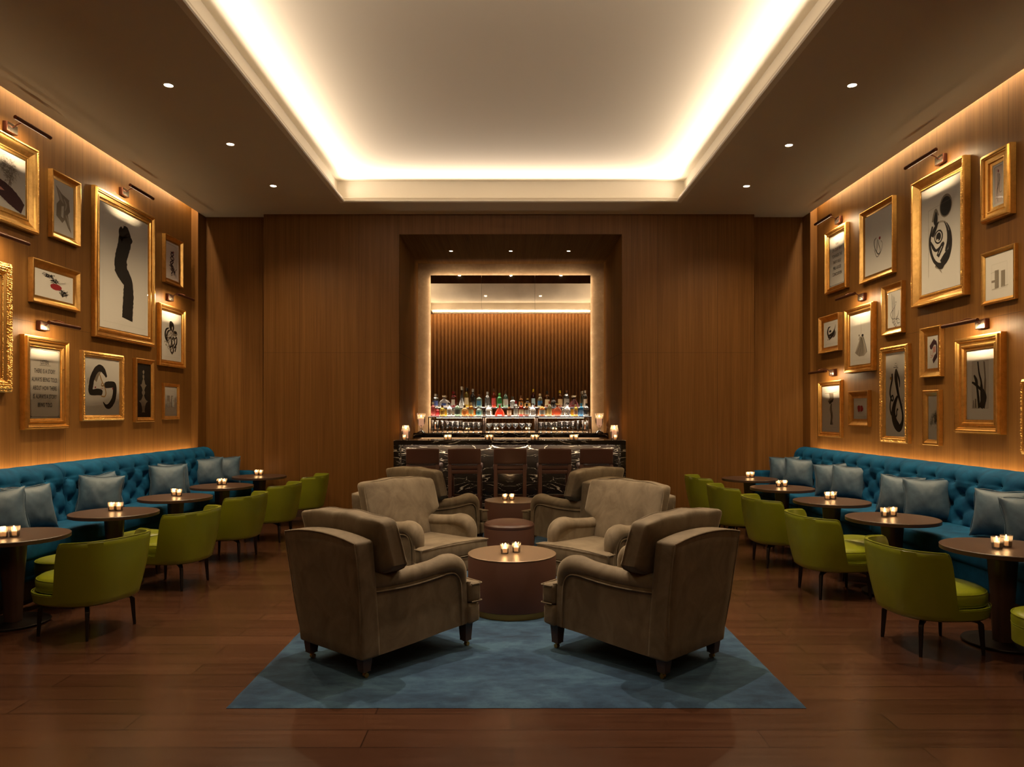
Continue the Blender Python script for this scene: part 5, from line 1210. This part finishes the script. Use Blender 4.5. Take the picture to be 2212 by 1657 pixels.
picture('right', (2058.5, 734.2, 934.3, 2175, 713.5, 940.6), .135, 'step', .08, 'wide gold frame with crossing black brush strokes inside a pale mat', [
  ('r', LGREY, .20, .16, .80, .84), ('r', PAPER, .205, .163, .795, .835), ('p', GREYI, [(.62, .17), (.67, .18), (.72, .45), (.71, .62), (.62, .60), (.66, .40)]), ('s', INK, [(.42, .17, .03), (.46, .32, .035), (.54, .46, .045), (.58, .60, .06), (.60, .70, .08), (.52, .83, .12)], 1),
  ('s', INK, [(.20, .46, .03), (.32, .49, .05), (.48, .55, .05), (.62, .60, .07), (.68, .68, .08), (.64, .76, .09), (.60, .83, .10)], 1), ('s', INK, [(.28, .36, .03), (.36, .44, .07), (.40, .56, .05), (.44, .70, .06), (.46, .835, .04)], 1), ('s', INK, [(.52, .50, .02), (.54, .66, .04), (.56, .82, .05)], 1),
  ('s', GREYI, [(.26, .72, .02), (.25, .83, .03)], 1), ('s', GREYI, [(.34, .70, .03), (.34, .83, .05)], 1)], beads=[(.90, .40, .006, .0125)], paper=PAPERW)
picture('right', (1766.4, 826.5, 941.3, 1822.4, 819.4, 946.8), .07, 'step', .05, 'gold frame with a grey twisted column hanging from a horizontal line', [
  ('s', GREYI, [(.16, .15, .006), (.50, .152, .012), (.86, .14, .006)]), ('p', GREYI, [(.40, .16), (.64, .16), (.66, .30), (.42, .38), (.34, .34), (.44, .26)]), ('p', INK, [(.40, .34), (.64, .28), (.62, .34), (.44, .40)]), ('s', GREYI, [(.54, .38, .04), (.50, .50, .08), (.56, .66, .08), (.52, .84, .05)], 1), ('s', INK, [(.53, .40, .02), (.56, .55, .02), (.53, .70, .03), (.50, .84, .04)], 1), ('s', GREYI, [(.58, .78, .03), (.60, .84, .04)], 1)], plate=.07)
picture('right', (1831.3, 845.3, 920.2, 1883, 843.2, 922), .095, 'deep', .048, 'small dark gold box frame with a crimson square blot', [
  ('p', RED, [(.28, .40), (.36, .34), (.48, .36), (.49, .48), (.47, .64), (.34, .66), (.30, .52)]), ('p', RED, [(.51, .36), (.64, .36), (.72, .48), (.70, .60), (.56, .66), (.51, .62)]), ('s', RED, [(.26, .50, .01), (.74, .50, .01)])], gold=GOLDD, plate=.03)
picture('right', (1991.9, 843.6, 960, 2037, 842, 963.7), .06, 'thin', .05, 'tall slim gold frame with a cloud of fine black scribbles at the right', [
  ('f', INK, .72, .44, .24, .08, 60, .09, .008), ('f', INK, .80, .60, .16, .12, 60, .08, .008), ('f', INK, .30, .62, .10, .05, 24, .07, .008), ('f', INK, .50, .55, .16, .05, 26, .08, .006)])
picture('right', (2202, 822.5, 977.8, 2290, 812, 990), .09, 'orn', .07, 'carved gold frame cut off by the right edge of the picture', [], beads=[(.28, 1.0, .0085, .014), (.60, .85, .0065, .013)], paper=PAPERP)

# ---------------------------------------------------------------- picture lamps
def picture_lamp(side, Yc, z, ln, label, out=.24, plate_dz=.0, power=6.5, drop=.05):
    s = -1 if side == 'left' else 1; wall = XL if s < 0 else XR
    t = thing('picture_lamp', label, 'picture light', (wall - s * .001, Yc, z), -s * PI / 2, 'picture lamps')
    b = bm_(); box(b, -.075, .075, -.045, 0, -.05, .04, .004); put('wall_plate', b, BRONZE, t)
    b = bm_(); box(b, -.068, .068, -.047, -.0452, -.044, .034); put('plate_face', b, STEEL, t, label='polished metal plate face')
    b = bm_(); tube(b, smooth_pts([(0, -.047, 0), (0, -.10, .035), (0, -.17, .045), (0, -out + .004, .022)], 5), .006, 8); put('arm', b, BRONZE, t)
    b = bm_(); tube(b, [(-ln / 2, -out, 0), (ln / 2, -out, 0)], .018, 14); put('shade', b, BRONZE, t)
    b = bm_(); box(b, -ln / 2 + .02, ln / 2 - .02, -out + .0165, -out + .0195, -.010, .002); put('led_strip', b, LEDW, t)
    strip('picture_light', (wall - s * (out - .024), Yc, z - .008), ln * .9, .012, power, (0, 1, 0), (s * .75, 0, -1), WARM, 2.8)
def lamp_from(side, px0, px1, py, ln, label, **k):
    xf = abs(XL if side == 'left' else XR) - .045
    Yc = F * xf / abs(CX - (px0 + px1) / 2); z = CH - (py - CY) * Yc / F; picture_lamp(side, Yc, z, ln, label, **k)
lamp_from('left', 13.5, 40.9, 276, .50, 'bronze picture lamp over the scribbled tree picture at the upper left')
lamp_from('left', 263, 281, 415, .55, 'bronze picture lamp over the tallest picture on the left wall')
lamp_from('left', -45, -15, 512, .55, 'bronze picture lamp over the carved frame, cut by the left edge')
lamp_from('left', 363, 377, 642, .50, 'bronze picture lamp over the curling petal picture')
lamp_from('left', 85.7, 109.5, 703, .50, 'bronze picture lamp over the LISTEN print')
lamp_from('right', 1802, 1814, 475, .50, 'bronze picture lamp over the CONCLUSION print')
lamp_from('right', 2017, 2039, 344, .57, 'bronze picture lamp over the largest picture on the right wall')
lamp_from('right', 1851, 1866.6, 641, .52, 'bronze picture lamp over the skirt figure picture')
lamp_from('right', 2104, 2129.6, 699, .54, 'bronze picture lamp over the crossing black brush strokes')
lamp_from('right', 1790, 1801.7, 804, .55, 'bronze picture lamp over the twisted column picture')
